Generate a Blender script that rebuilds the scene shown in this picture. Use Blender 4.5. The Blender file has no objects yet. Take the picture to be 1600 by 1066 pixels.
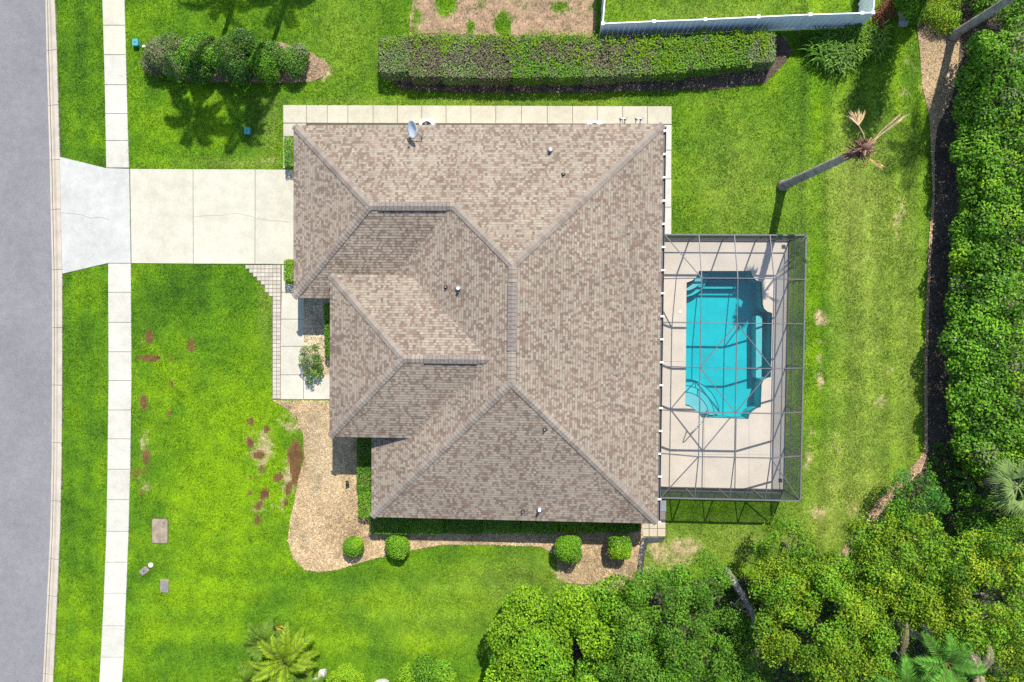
import bpy, bmesh, math, random
import numpy as np
from mathutils import Vector, Matrix

# ------------------------------------------------------------------ camera, sky, sun, exposure
SC = bpy.context.scene
COL = SC.collection
FPX, H = 1066.7, 38.8                 # focal length in photo pixels (24 mm equivalent), flying height in metres
NADIR = (850.0, 505.0)                # the point of the photo straight below the drone


def nadir_rotation(n0):
    d = Vector(((n0[0] - 800) / FPX, -(n0[1] - 533) / FPX, -1)).normalized()
    return d.rotation_difference(Vector((0, 0, -1))).to_matrix()


RC = nadir_rotation(NADIR)
RN = np.array(RC)
cam_d = bpy.data.cameras.new('camera')
cam_d.sensor_fit = 'HORIZONTAL'
cam_d.sensor_width = 36
cam_d.lens = 24
cam_d.clip_start = 0.5
cam_d.clip_end = 2000
cam = bpy.data.objects.new('camera', cam_d)
COL.objects.link(cam)
M4 = RC.to_4x4()
M4.translation = Vector((0, 0, H))
cam.matrix_world = M4
SC.camera = cam

SUN_EL = math.radians(50)
SH = Vector((-0.33, -0.944, 0)).normalized()          # direction in which shadows fall
SHX, SHY = SH.x / math.tan(SUN_EL), SH.y / math.tan(SUN_EL)
wd = bpy.data.worlds.new('World')
SC.world = wd
wd.use_nodes = True
nt = wd.node_tree
sky = nt.nodes.new('ShaderNodeTexSky')
sky.sky_type = 'NISHITA'
sky.sun_disc = False
sky.sun_elevation = SUN_EL
sky.sun_rotation = math.atan2(-SH.x, -SH.y)
sky.air_density = 1.0
sky.dust_density = 0.6
sky.ozone_density = 1.5
bg = nt.nodes['Background']
bg.inputs['Strength'].default_value = 0.13
nt.links.new(sky.outputs[0], bg.inputs['Color'])
sun_d = bpy.data.lights.new('sun', 'SUN')
sun_d.energy = 4.3
sun_d.angle = math.radians(0.5)
sun_d.color = (1.0, 0.955, 0.87)
sun = bpy.data.objects.new('sun', sun_d)
COL.objects.link(sun)
ld = Vector((SH.x * math.cos(SUN_EL), SH.y * math.cos(SUN_EL), -math.sin(SUN_EL)))
sun.rotation_euler = ld.to_track_quat('-Z', 'Y').to_euler()
sun.location = (20, 30, 60)
SC.view_settings.view_transform = 'Standard'
SC.view_settings.look = 'None'
SC.view_settings.gamma = 1
SC.view_settings.exposure = 1.0
SC.cycles.max_bounces = 6
SC.cycles.diffuse_bounces = 3
SC.cycles.transparent_max_bounces = 12
SC.cycles.use_denoising = False

R0 = random.Random(7)
NR = np.random.default_rng(7)


# ------------------------------------------------------------------ helpers
def W(px, py, z=0.0):
    """photo point seen at height z -> world point"""
    d = RC @ Vector(((px - 800) / FPX, -(py - 533) / FPX, -1))
    t = (H - z) / -d.z
    return Vector((d.x * t, d.y * t, z))


def to_px(x, y, z=0.0):
    v = np.stack([x, y, np.full_like(x, z) - H], -1) @ RN
    return 800 - v[..., 0] / v[..., 2] * FPX, 533 + v[..., 1] / v[..., 2] * FPX


HTH = math.radians(-0.6)
HC = (-3.7, 0.0)                      # the house has its own axes, turned a little to the street


def HL(x, y, z=0.0):
    c, s = math.cos(HTH), math.sin(HTH)
    return Vector((c * x - s * y, s * x + c * y, z))


def L_of(v):
    c, s = math.cos(HTH), math.sin(HTH)
    return (c * v.x + s * v.y, -s * v.x + c * v.y)


def in_poly(px, py, poly):
    r = np.zeros(px.shape, bool)
    n = len(poly)
    for i in range(n):
        x0, y0 = poly[i]
        x1, y1 = poly[(i + 1) % n]
        if y0 == y1:
            continue
        c = ((y0 > py) != (y1 > py)) & (px < (x1 - x0) * (py - y0) / (y1 - y0) + x0)
        r ^= c
    return r


def sn(x, y, scale, seed, octv=3):
    """smooth noise in 0..1"""
    g = np.random.default_rng(seed)
    o = np.zeros_like(x)
    tot = 0
    for k in range(octv):
        for _ in range(5):
            a = g.uniform(0, 2 * math.pi)
            f = 2 * math.pi / scale * (2 ** k) * g.uniform(0.6, 1.4)
            ph = g.uniform(0, 6.28)
            o += np.sin((x * math.cos(a) + y * math.sin(a)) * f + ph + 1.3 * np.sin((y * math.cos(a) - x * math.sin(a)) * f * 0.7 + ph * 2)) / (1.6 ** k)
        tot += 5 / (1.6 ** k)
    return np.clip(0.5 + 0.9 * o / tot * 1.5, 0, 1)


def vn(x, y, scale, seed):
    """lattice value noise in 0..1"""
    u, v = x / scale, y / scale
    i, j = np.floor(u).astype(np.int64), np.floor(v).astype(np.int64)
    fu, fv = u - i, v - j
    fu, fv = fu * fu * (3 - 2 * fu), fv * fv * (3 - 2 * fv)

    def h(a, b):
        k = (a * 374761393 + b * 668265263 + seed * 1442695041) & 0xffffffff
        k = ((k ^ (k >> 13)) * 1274126177) & 0xffffffff
        return ((k ^ (k >> 16)) & 0xffff) / 65535.0
    return (h(i, j) * (1 - fu) + h(i + 1, j) * fu) * (1 - fv) + (h(i, j + 1) * (1 - fu) + h(i + 1, j + 1) * fu) * fv


def tag(o, label=None, cat=None, group=None, kind=None):
    if label: o['label'] = label
    if cat: o['category'] = cat
    if group: o['group'] = group
    if kind: o['kind'] = kind
    return o


def empty(name, loc=(0, 0, 0), rz=0.0, parent=None):
    o = bpy.data.objects.new(name, None)
    o.empty_display_size = 0.2
    o.location = loc
    o.rotation_euler = (0, 0, rz)
    o.parent = parent
    COL.objects.link(o)
    return o


def link(name, me, parent=None, mat=None, loc=None):
    o = bpy.data.objects.new(name, me)
    if mat is not None and len(me.materials) == 0:
        me.materials.append(mat)
    o.parent = parent
    if loc is not None:
        o.location = loc
    COL.objects.link(o)
    return o


def np_mesh(name, v, f, col=None, smooth=False):
    """fast mesh from vertex array (n,3) and equal sized faces (m,k), one colour a face"""
    me = bpy.data.meshes.new(name)
    v = np.ascontiguousarray(v, np.float32)
    f = np.ascontiguousarray(f, np.int32)
    m, k = f.shape
    me.vertices.add(len(v))
    me.vertices.foreach_set('co', v.ravel())
    me.loops.add(m * k)
    me.loops.foreach_set('vertex_index', f.ravel())
    me.polygons.add(m)
    me.polygons.foreach_set('loop_start', np.arange(0, m * k, k, dtype=np.int32))
    if col is not None:
        a = me.attributes.new('tint', 'FLOAT_COLOR', 'FACE')
        c = np.ones((m, 4), np.float32)
        c[:, :3] = col
        a.data.foreach_set('color', c.ravel())
    me.update(calc_edges=True)
    if smooth:
        me.polygons.foreach_set('use_smooth', np.ones(m, bool))
    return me


class MB:
    """collects boxes, bars, tubes and polygons into one mesh"""

    def __init__(s):
        s.v, s.f, s.c = [], [], []

    def add(s, vs, fs, col=None):
        b = len(s.v)
        s.v += [tuple(p) for p in vs]
        for q in fs:
            s.f.append([b + i for i in q])
            s.c.append(col)
        return s

    def box(s, x0, x1, y0, y1, z0, z1, col=None):
        vs = [(x, y, z) for z in (z0, z1) for x, y in ((x0, y0), (x1, y0), (x1, y1), (x0, y1))]
        return s.add(vs, [(3, 2, 1, 0), (4, 5, 6, 7), (0, 1, 5, 4), (1, 2, 6, 5), (2, 3, 7, 6), (3, 0, 4, 7)], col)

    def prism(s, pts, z0, z1, bev=0.0, col=None):
        """vertical prism over a plan polygon (counter-clockwise), with a chamfer round the top"""
        n = len(pts)
        c = sum((Vector((p[0], p[1])) for p in pts), Vector((0, 0))) / n
        vs = [(p[0], p[1], z0) for p in pts]
        if bev:
            vs += [(p[0], p[1], z1 - bev) for p in pts]
            for p in pts:
                d = Vector((p[0], p[1])) - c
                q = c + d * (1 - bev * 1.4 / max(d.length, 1e-4))
                vs.append((q.x, q.y, z1))
            rings = 3
        else:
            vs += [(p[0], p[1], z1) for p in pts]
            rings = 2
        fs = [tuple(reversed(range(n))), tuple(range((rings - 1) * n, rings * n))]
        for r in range(rings - 1):
            for i in range(n):
                j = (i + 1) % n
                fs.append((r * n + i, r * n + j, r * n + n + j, r * n + n + i))
        return s.add(vs, fs, col)

    def bar(s, a, b, w, h=None, up=(0, 0, 1), col=None):
        a, b = Vector(a), Vector(b)
        h = h or w
        d = (b - a).normalized()
        u = Vector(up)
        if abs(d.dot(u)) > 0.98:
            u = Vector((1, 0, 0))
        x = d.cross(u).normalized()
        y = x.cross(d).normalized()
        vs = [p + x * sx * w / 2 + y * sy * h / 2 for p in (a, b) for sx, sy in ((-1, -1), (1, -1), (1, 1), (-1, 1))]
        return s.add(vs, [(0, 1, 2, 3), (7, 6, 5, 4), (4, 5, 1, 0), (5, 6, 2, 1), (6, 7, 3, 2), (7, 4, 0, 3)], col)

    def tube(s, pts, rad, n=8, col=None, cap=True):
        pts = [Vector(p) for p in pts]
        rad = rad if isinstance(rad, (list, tuple)) else [rad] * len(pts)
        vs, fs = [], []
        px = None
        for i, p in enumerate(pts):
            d = (pts[min(i + 1, len(pts) - 1)] - pts[max(i - 1, 0)]).normalized()
            u = Vector((0, 0, 1)) if abs(d.z) < 0.95 else Vector((1, 0, 0))
            x = d.cross(u).normalized() if px is None else (px - d * px.dot(d)).normalized()
            px = x
            y = d.cross(x)
            for k in range(n):
                a = 2 * math.pi * k / n
                vs.append(p + (x * math.cos(a) + y * math.sin(a)) * rad[i])
        for i in range(len(pts) - 1):
            for k in range(n):
                j = (k + 1) % n
                fs.append((i * n + k, i * n + j, i * n + n + j, i * n + n + k))
        if cap:
            fs += [tuple(reversed(range(n))), tuple(range((len(pts) - 1) * n, len(pts) * n))]
        return s.add(vs, fs, col)

    def lathe(s, prof, n=24, c=(0, 0, 0), col=None):
        vs, fs = [], []
        for r, z in prof:
            for k in range(n):
                a = 2 * math.pi * k / n
                vs.append((c[0] + r * math.cos(a), c[1] + r * math.sin(a), c[2] + z))
        for i in range(len(prof) - 1):
            for k in range(n):
                j = (k + 1) % n
                fs.append((i * n + k, i * n + j, i * n + n + j, i * n + n + k))
        fs += [tuple(reversed(range(n))), tuple(range((len(prof) - 1) * n, len(prof) * n))]
        return s.add(vs, fs, col)

    def build(s, name, mat, parent=None, smooth=False, loc=None, mesh_only=False):
        me = bpy.data.meshes.new(name)
        me.from_pydata(s.v, [], s.f)
        if any(c is not None for c in s.c):
            a = me.attributes.new('tint', 'FLOAT_COLOR', 'FACE')
            a.data.foreach_set('color', np.array([(*(c or (1, 1, 1)), 1) for c in s.c], np.float32).ravel())
        if smooth:
            me.polygons.foreach_set('use_smooth', np.ones(len(me.polygons), bool))
        me.update()
        if mat is not None:
            me.materials.append(mat)
        return me if mesh_only else link(name, me, parent, None, loc)


# ------------------------------------------------------------------ materials
def mat(name, base=(0.5, 0.5, 0.5), rough=0.8, spec=0.3, attr=None, noise=(), bump=None, metal=0.0, trans=0.0):
    """base colour, or the tint stored on each face, broken up by layers of noise:
    noise = ((scale, detail, strength, dark colour factor, light colour factor), ...)"""
    m = bpy.data.materials.new(name)
    m.use_nodes = True
    N, Lk = m.node_tree.nodes, m.node_tree.links
    b = N['Principled BSDF']
    b.inputs['Roughness'].default_value = rough
    b.inputs['Specular IOR Level'].default_value = spec
    b.inputs['Metallic'].default_value = metal
    if attr:
        a = N.new('ShaderNodeAttribute')
        a.attribute_name = attr
        cur = a.outputs['Color']
    else:
        r = N.new('ShaderNodeRGB')
        r.outputs[0].default_value = (*base, 1)
        cur = r.outputs[0]
    geo = N.new('ShaderNodeNewGeometry')
    for sc, det, lo, hi in noise:
        n = N.new('ShaderNodeTexNoise')
        n.inputs['Scale'].default_value = sc
        n.inputs['Detail'].default_value = det
        n.inputs['Roughness'].default_value = 0.6
        Lk.new(geo.outputs['Position'], n.inputs['Vector'])
        rp = N.new('ShaderNodeValToRGB')
        rp.color_ramp.elements[0].position = 0.32
        rp.color_ramp.elements[1].position = 0.68
        rp.color_ramp.elements[0].color = (*lo, 1) if not isinstance(lo, float) else (lo, lo, lo, 1)
        rp.color_ramp.elements[1].color = (*hi, 1) if not isinstance(hi, float) else (hi, hi, hi, 1)
        Lk.new(n.outputs['Fac'], rp.inputs['Fac'])
        mx = N.new('ShaderNodeMix')
        mx.data_type = 'RGBA'
        mx.blend_type = 'MULTIPLY'
        mx.inputs[0].default_value = 1
        Lk.new(cur, mx.inputs[6])
        Lk.new(rp.outputs['Color'], mx.inputs[7])
        cur = mx.outputs[2]
    Lk.new(cur, b.inputs['Base Color'])
    if bump:
        n = N.new('ShaderNodeTexNoise')
        n.inputs['Scale'].default_value = bump[0]
        n.inputs['Detail'].default_value = 4
        Lk.new(geo.outputs['Position'], n.inputs['Vector'])
        bp = N.new('ShaderNodeBump')
        bp.inputs['Strength'].default_value = bump[1]
        bp.inputs['Distance'].default_value = bump[2]
        Lk.new(n.outputs['Fac'], bp.inputs['Height'])
        Lk.new(bp.outputs['Normal'], b.inputs['Normal'])
    if trans:
        t = N.new('ShaderNodeBsdfTranslucent')
        mb = N.new('ShaderNodeMixShader')
        mb.inputs[0].default_value = trans
        Lk.new(cur, t.inputs['Color'])
        Lk.new(b.outputs[0], mb.inputs[1])
        Lk.new(t.outputs[0], mb.inputs[2])
        Lk.new(mb.outputs[0], N['Material Output'].inputs['Surface'])
    return m


def screen_mat(name, a, col):
    """insect screen: a woven wire mesh covers more of what lies behind it the more slantwise light or sight passes it"""
    m = bpy.data.materials.new(name)
    m.use_nodes = True
    N, Lk = m.node_tree.nodes, m.node_tree.links
    N.remove(N['Principled BSDF'])
    geo = N.new('ShaderNodeNewGeometry')
    dt = N.new('ShaderNodeVectorMath')
    dt.operation = 'DOT_PRODUCT'
    Lk.new(geo.outputs['Normal'], dt.inputs[0])
    Lk.new(geo.outputs['Incoming'], dt.inputs[1])
    cur = dt.outputs['Value']
    for op, x, first in (('ABSOLUTE', 0, False), ('MAXIMUM', .06, False), ('DIVIDE', 1.0, True), ('POWER', 1 - a, True), ('SUBTRACT', 1.0, True)):
        k = N.new('ShaderNodeMath')
        k.operation = op
        Lk.new(cur, k.inputs[1 if first else 0])
        if op != 'ABSOLUTE':
            k.inputs[0 if first else 1].default_value = x
        cur = k.outputs[0]
    d = N.new('ShaderNodeBsdfDiffuse')
    d.inputs['Color'].default_value = (*col, 1)
    t = N.new('ShaderNodeBsdfTransparent')
    x = N.new('ShaderNodeMixShader')
    Lk.new(cur, x.inputs[0])
    Lk.new(t.outputs[0], x.inputs[1])
    Lk.new(d.outputs[0], x.inputs[2])
    Lk.new(x.outputs[0], N['Material Output'].inputs['Surface'])
    return m


def water_mat():
    m = bpy.data.materials.new('pool_water')
    m.use_nodes = True
    N, Lk = m.node_tree.nodes, m.node_tree.links
    N.remove(N['Principled BSDF'])
    g = N.new('ShaderNodeBsdfGlossy')
    g.inputs['Roughness'].default_value = 0.02
    t = N.new('ShaderNodeBsdfTransparent')
    t.inputs['Color'].default_value = (0.97, 0.99, 1.0, 1)
    va = N.new('ShaderNodeVolumeAbsorption')
    va.inputs['Color'].default_value = (0.05, 0.955, 0.972, 1)
    va.inputs['Density'].default_value = 1.25
    Lk.new(va.outputs[0], N['Material Output'].inputs['Volume'])
    fr = N.new('ShaderNodeFresnel')
    fr.inputs['IOR'].default_value = 1.33
    n = N.new('ShaderNodeTexNoise')
    n.inputs['Scale'].default_value = 3.0
    n.inputs['Detail'].default_value = 3
    geo = N.new('ShaderNodeNewGeometry')
    Lk.new(geo.outputs['Position'], n.inputs['Vector'])
    bp = N.new('ShaderNodeBump')
    bp.inputs['Strength'].default_value = 0.25
    bp.inputs['Distance'].default_value = 0.03
    Lk.new(n.outputs['Fac'], bp.inputs['Height'])
    Lk.new(bp.outputs['Normal'], g.inputs['Normal'])
    Lk.new(bp.outputs['Normal'], fr.inputs['Normal'])
    x = N.new('ShaderNodeMixShader')
    Lk.new(fr.outputs[0], x.inputs[0])
    Lk.new(t.outputs[0], x.inputs[1])
    Lk.new(g.outputs[0], x.inputs[2])
    Lk.new(x.outputs[0], N['Material Output'].inputs['Surface'])
    return m


M = {}
M['lawn'] = mat('lawn_soil', attr='tint', rough=0.95, spec=0.1, noise=((9, 5, 0.72, 1.25), (60, 3, 0.7, 1.3)), bump=(40, 0.6, 0.05))
M['blade'] = mat('grass_blade', attr='tint', rough=0.7, spec=0.1, trans=0.25)
M['leaf'] = mat('leaf', attr='tint', rough=0.6, spec=0.12, trans=0.17)
M['waxy'] = mat('waxy_leaf', attr='tint', rough=0.5, spec=0.22, trans=0.18)
M['asphalt'] = mat('asphalt', (0.163, 0.157, 0.164), 0.9, 0.2, noise=((0.25, 5, 0.88, 1.08), (2.2, 5, 0.92, 1.06), (14, 4, 0.86, 1.14), (60, 3, 0.66, 1.34)), bump=(120, 0.4, 0.01))
M['kerb'] = mat('kerb_concrete', (0.36, 0.315, 0.255), 0.85, 0.2, noise=((1.2, 5, 0.86, 1.1), (35, 4, 0.88, 1.1)), bump=(60, 0.2, 0.01))
M['walk'] = mat('sidewalk_concrete', attr='tint', rough=0.85, spec=0.2, noise=((0.35, 5, 0.90, 1.06), (1.7, 6, 0.90, 1.05), (9, 6, 0.93, 1.05), (45, 4, 0.93, 1.07)), bump=(60, 0.15, 0.008))
M['joint'] = mat('joint_fill', (0.10, 0.09, 0.065), 0.95, 0.1, noise=((20, 4, 0.6, 1.3),))
M['deck'] = mat('deck_coating', (0.56, 0.49, 0.40), 0.85, 0.2, noise=((0.8, 4, 0.93, 1.06), (14, 5, 0.95, 1.05), (90, 2, 0.93, 1.07)))
M['plaster'] = mat('pool_plaster', (0.30, 0.49, 0.51), 0.8, 0.2, noise=((1.2, 4, 0.93, 1.07), (50, 3, 0.9, 1.1)))
M['tile'] = mat('waterline_tile', (0.03, 0.16, 0.22), 0.3, 0.5, noise=((30, 2, 0.7, 1.3),))
M['water'] = water_mat()
M['shingle'] = mat('asphalt_shingle', attr='tint', rough=0.92, spec=0.15, noise=((0.3, 5, 0.88, 1.08), (2.5, 5, 0.92, 1.07), (120, 3, 0.85, 1.15)))
M['stucco'] = mat('stucco_wall', (0.46, 0.40, 0.32), 0.9, 0.2, noise=((2, 4, 0.93, 1.05),), bump=(90, 0.3, 0.01))
M['white'] = mat('white_paint', (0.74, 0.74, 0.72), 0.55, 0.35, noise=((3, 4, 0.92, 1.03),))
M['vinyl'] = mat('white_vinyl', (0.72, 0.75, 0.77), 0.4, 0.4, noise=((2, 4, 0.93, 1.04),))
M['bronze'] = mat('grey_aluminium', (0.10, 0.096, 0.10), 0.5, 0.3, noise=((3, 3, 0.9, 1.1),))
M['rail'] = mat('brushed_metal', (0.34, 0.34, 0.36), 0.35, 0.5, metal=0.6)
M['dark'] = mat('dark_plastic', (0.02, 0.02, 0.022), 0.6, 0.3)
M['glass'] = mat('window_glass', (0.03, 0.04, 0.05), 0.08, 0.6)
M['grey'] = mat('grey_cover', (0.16, 0.155, 0.15), 0.85, 0.2, noise=((12, 4, 0.7, 1.25), (60, 3, 0.8, 1.2)))
M['pad'] = mat('weathered_concrete_pad', (0.23, 0.185, 0.135), 0.9, 0.15, noise=((3, 5, 0.7, 1.2), (25, 4, 0.85, 1.15)))
M['teal'] = mat('teal_plastic', (0.05, 0.26, 0.27), 0.5, 0.35, noise=((15, 3, 0.85, 1.1),))
M['dish'] = mat('dish_enamel', (0.42, 0.46, 0.50), 0.45, 0.4)
M['galv'] = mat('unit_steel', (0.52, 0.55, 0.57), 0.45, 0.4, noise=((6, 3, 0.9, 1.05),))
M['bark'] = mat('bark', (0.17, 0.14, 0.11), 0.95, 0.1, noise=((3, 5, 0.6, 1.3), (25, 4, 0.7, 1.3)), bump=(18, 0.8, 0.05))
M['palmbark'] = mat('palm_bark', (0.30, 0.265, 0.23), 0.95, 0.1, noise=((2.5, 5, 0.65, 1.25), (22, 4, 0.7, 1.3)), bump=(14, 0.8, 0.05))
M['husk'] = mat('dry_palm_husk', attr='tint', rough=0.9, spec=0.1, noise=((12, 4, 0.7, 1.25),))
M['mulch'] = mat('mulch_bed', attr='tint', rough=0.95, spec=0.1, noise=((0.7, 5, 0.7, 1.2), (3.5, 5, 0.7, 1.2), (14, 5, 0.6, 1.3)), bump=(30, 0.9, 0.05))
M['chip'] = mat('bark_chip', attr='tint', rough=0.9, spec=0.1)
M['rock'] = mat('pale_rock', (0.42, 0.40, 0.36), 0.9, 0.2, noise=((5, 5, 0.55, 1.15), (30, 4, 0.8, 1.1)), bump=(12, 0.7, 0.05))
M['fabric'] = mat('weed_barrier', (0.035, 0.038, 0.042), 0.75, 0.3, noise=((6, 5, 0.5, 1.8),), bump=(9, 0.7, 0.05))
M['screen'] = screen_mat('insect_screen', 0.19, (0.045, 0.052, 0.058))


def ipx(pts):
    return [W(*p) for p in pts]


def interp(tab, y):
    return float(np.interp(y, [t[0] for t in tab], [t[1] for t in tab]))


def poly_xy(pts, z=0):
    """photo points -> plan polygon, counter-clockwise"""
    q = [W(p[0], p[1], z) for p in pts]
    a = sum(q[i].x * q[(i + 1) % len(q)].y - q[(i + 1) % len(q)].x * q[i].y for i in range(len(q)))
    return q if a > 0 else q[::-1]


def inset(q, d):
    c = sum(q, Vector()) / len(q)
    n = len(q)
    out = []
    for i in range(n):
        a, b, e = q[i - 1], q[i], q[(i + 1) % n]
        d1, d2 = (b - a).normalized(), (e - b).normalized()
        n1, n2 = Vector((-d1.y, d1.x, 0)), Vector((-d2.y, d2.x, 0))
        k = (n1 + n2)
        k = k / max(k.length_squared, 1e-6) * 2
        out.append(b + k * d)
    return out


# ------------------------------------------------------------------ where things lie on the ground (photo points)
SW_L = [(-60, 158), (0, 160), (133, 163.8), (262, 166), (412, 169), (594, 169.6), (733, 168), (830, 166.4), (928, 162.5), (1027, 157.6), (1066, 155.4), (1130, 151)]
SW_R = [(-60, 193), (0, 195.3), (133, 198.5), (262, 202), (412, 205), (594, 206), (733, 204), (830, 201.5), (928, 197.6), (1027, 194), (1066, 191), (1130, 187)]
KB_R = [(-90, 82), (0, 85.7), (78, 89), (240, 93.5), (430, 97.3), (560, 97.3), (720, 96.5), (830, 94), (925, 90), (1066, 83), (1150, 78)]
KB_L = [(-90, 66), (0, 69), (78, 70.5), (245, 75.5), (430, 79.5), (560, 79.5), (720, 79), (830, 76.7), (925, 72), (1066, 65), (1150, 59)]
APRON = [(93.6, 245), (165, 262.6), (202.6, 264), (205, 411.8), (169, 411.8), (97.4, 428.5)]
DRIVE = [[(203.4, 264), (302, 264.6), (302.4, 412.6), (205.6, 412)], [(302, 264.6), (399, 264.8), (398.6, 413), (302.4, 412.6)], [(399, 264.8), (480, 265.4), (480, 413.6), (398.6, 413)]]
NWALK_X = [442.4, 479, 511.5, 543.7, 583, 621, 659, 697, 735.7, 774.6, 815, 855, 894.6, 933, 972.6, 1011.5, 1049.5]
HOUSE_OUT = [(-12.9, 9.85), (5.5, 9.85), (5.5, -10.0), (-8.6, -10.0), (-8.6, -5.5), (-10.6, -5.5), (-10.6, 1.8), (-12.9, 1.8)]
BED_FRONT = [(425, 626), (516, 626), (600, 660), (640, 700), (640, 780), (1010, 800), (1006, 842), (1000, 902), (955, 915), (900, 912), (878, 898), (866, 866), (845, 854), (760, 851), (690, 851), (642, 860), (600, 869),
             (560, 880), (528, 890), (500, 894), (476, 890), (458, 872), (450, 845), (453, 815), (461, 780), (467, 745), (476, 715), (474, 680), (464, 652), (444, 636)]
BED_ENTRY = [(475.5, 462), (530, 462), (530, 586), (475.5, 586)]
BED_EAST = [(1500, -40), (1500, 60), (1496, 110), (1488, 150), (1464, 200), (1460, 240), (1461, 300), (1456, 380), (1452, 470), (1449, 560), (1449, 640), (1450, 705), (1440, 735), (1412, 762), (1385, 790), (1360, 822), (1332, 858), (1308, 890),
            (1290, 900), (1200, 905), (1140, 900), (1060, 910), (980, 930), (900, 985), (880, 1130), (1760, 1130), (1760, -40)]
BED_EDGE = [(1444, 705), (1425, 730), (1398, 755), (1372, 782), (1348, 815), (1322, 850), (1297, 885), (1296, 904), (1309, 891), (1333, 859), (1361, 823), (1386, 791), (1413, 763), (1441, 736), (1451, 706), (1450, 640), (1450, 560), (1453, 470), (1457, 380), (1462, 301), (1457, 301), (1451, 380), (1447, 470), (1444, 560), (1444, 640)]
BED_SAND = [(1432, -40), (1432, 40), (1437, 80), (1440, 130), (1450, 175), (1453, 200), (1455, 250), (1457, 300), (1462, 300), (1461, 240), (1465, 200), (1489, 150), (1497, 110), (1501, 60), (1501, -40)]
BED_NHEDGE = [(598, 62), (1225, 58), (1238, 80), (1228, 97), (1195, 130), (1120, 140), (900, 146), (720, 146), (625, 140), (600, 110)]
BED_ISLAND = [(228, 70), (250, 60), (440, 66), (490, 84), (510, 100), (506, 120), (488, 128), (430, 130), (300, 128), (240, 112)]
DECK_L = (6.12, 13.6, -9.25, 4.75)                          # pool deck in house axes

POOL = [(290, 297), (580, 297), (584, 318), (596, 338), (615, 352), (640, 358), (645, 480), (652, 505), (670, 522), (697, 530), (690, 885), (664, 893), (648, 905), (639, 925), (634, 1052)]
POOL = [(1010 + x / 3.553, 340 + y / 3.553) for x, y in POOL]
POOL += [(1010 + x / 3.553, 580 + y / 3.553) for x, y in [(608, 208), (585, 225), (570, 245), (565, 266), (305, 257), (290, 235), (270, 215), (245, 199), (216, 190)]]
POOL += [(1010 + x / 3.553, 340 + y / 3.553) for x, y in [(222, 362), (250, 352), (272, 336), (286, 318)]]


def road_poly():
    ys = [-90, 0, 78, 245, 430, 560, 720, 830, 925, 1066, 1150]
    return [(interp(KB_R, y), y) for y in ys] + [(-900, 1150), (-900, -90)]


SIDE_POLY = [(interp(SW_L, y) + 1, y) for y in range(-60, 1131, 40)] + [(interp(SW_R, y) - 1, y) for y in range(1130, -61, -40)]
PAVED = [SIDE_POLY, APRON, [(203, 264), (480, 265), (480, 413.5), (205, 412.5)],
         [(442, 164), (1050, 166), (1050, 370), (1030, 370), (1030, 210), (480, 205), (480, 262), (442.5, 262)],
         [(382, 413), (478, 413), (478, 586), (516, 586), (516, 625), (425.5, 625), (425.5, 465)],
         [(1003, 800), (1041, 770), (1041, 838), (1003, 838)]]

# ------------------------------------------------------------------ ground sheet with its colours
GREEN_D, GREEN_M, LIME, OLIVE, STRAW, SOIL = [np.array(c) for c in ((0.026, 0.075, 0.006), (0.064, 0.146, 0.006), (0.128, 0.226, 0.004), (0.155, 0.200, 0.032), (0.30, 0.235, 0.125), (0.105, 0.056, 0.022))]

# hue field: (photo x, photo y, radius x, radius y, shift); positive is limier
HUE = [(350, 620, 130, 120, .32), (330, 840, 120, 110, .30), (400, 760, 90, 80, .25), (300, 450, 90, 45, -.28), (240, 480, 40, 60, -.15), (350, 520, 70, 60, -.18), (620, 960, 170, 60, .2), (300, 960, 90, 60, .22),
       (130, 120, 40, 160, -.16), (130, 520, 40, 160, -.13), (130, 830, 40, 120, -.10), (130, 1000, 40, 80, .25), (540, 60, 60, 80, .05), (300, 20, 100, 40, .0), (300, 220, 110, 40, .05), (640, 1010, 100, 50, .12), (460, 930, 60, 30, -.12)]
OLV = [(1360, 560, 90, 330, .72), (1150, 290, 90, 120, .55), (1330, 300, 60, 120, .7), (700, 955, 160, 60, .25), (1130, 20, 200, 30, .45), (540, 60, 70, 100, .3), (1420, 480, 22, 260, .35), (820, 900, 90, 40, .45), (1150, 850, 130, 40, .8), (1300, 780, 70, 90, .7), (420, 200, 25, 50, .5), (370, 255, 80, 9, .6), (760, 159, 300, 7, .5),
       (1010, 870, 50, 40, .7), (1280, 430, 16, 300, -.4), (415, 480, 12, 70, .5)]
DRY = [(1283, 497, 14, 17, .9), (1284, 532, 11, 9, .7), (1281, 580, 8, 32, .7), (1378, 627, 15, 14, .7), (1398, 578, 14, 8, .5), (1266, 405, 12, 10, .6), (1268, 675, 7, 12, .6), (1262, 715, 10, 25, .6), (1405, 330, 20, 30, .5), (1275, 800, 22, 20, .6),
       (1180, 835, 40, 8, .4), (1060, 870, 40, 30, .6), (1020, 860, 16, 40, .5), (1120, 850, 50, 20, .4), (505, 108, 14, 20, .7), (1218, 92, 14, 8, .6), (420, 690, 22, 30, .35), (225, 760, 12, 20, .3), (225, 700, 10, 20, .4), (945, 905, 70, 22, .9),
       (880, 895, 30, 16, .6), (465, 655, 30, 25, .6), (420, 800, 30, 14, .4), (1420, 120, 25, 60, .5), (1310, 690, 30, 120, .3), (455, 740, 20, 30, .4), (400, 720, 22, 40, .3), (435, 460, 8, 30, .6), (1330, 790, 14, 40, .5), (415, 250, 30, 6, .5), (1405, 390, 14, 60, .35)]
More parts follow.
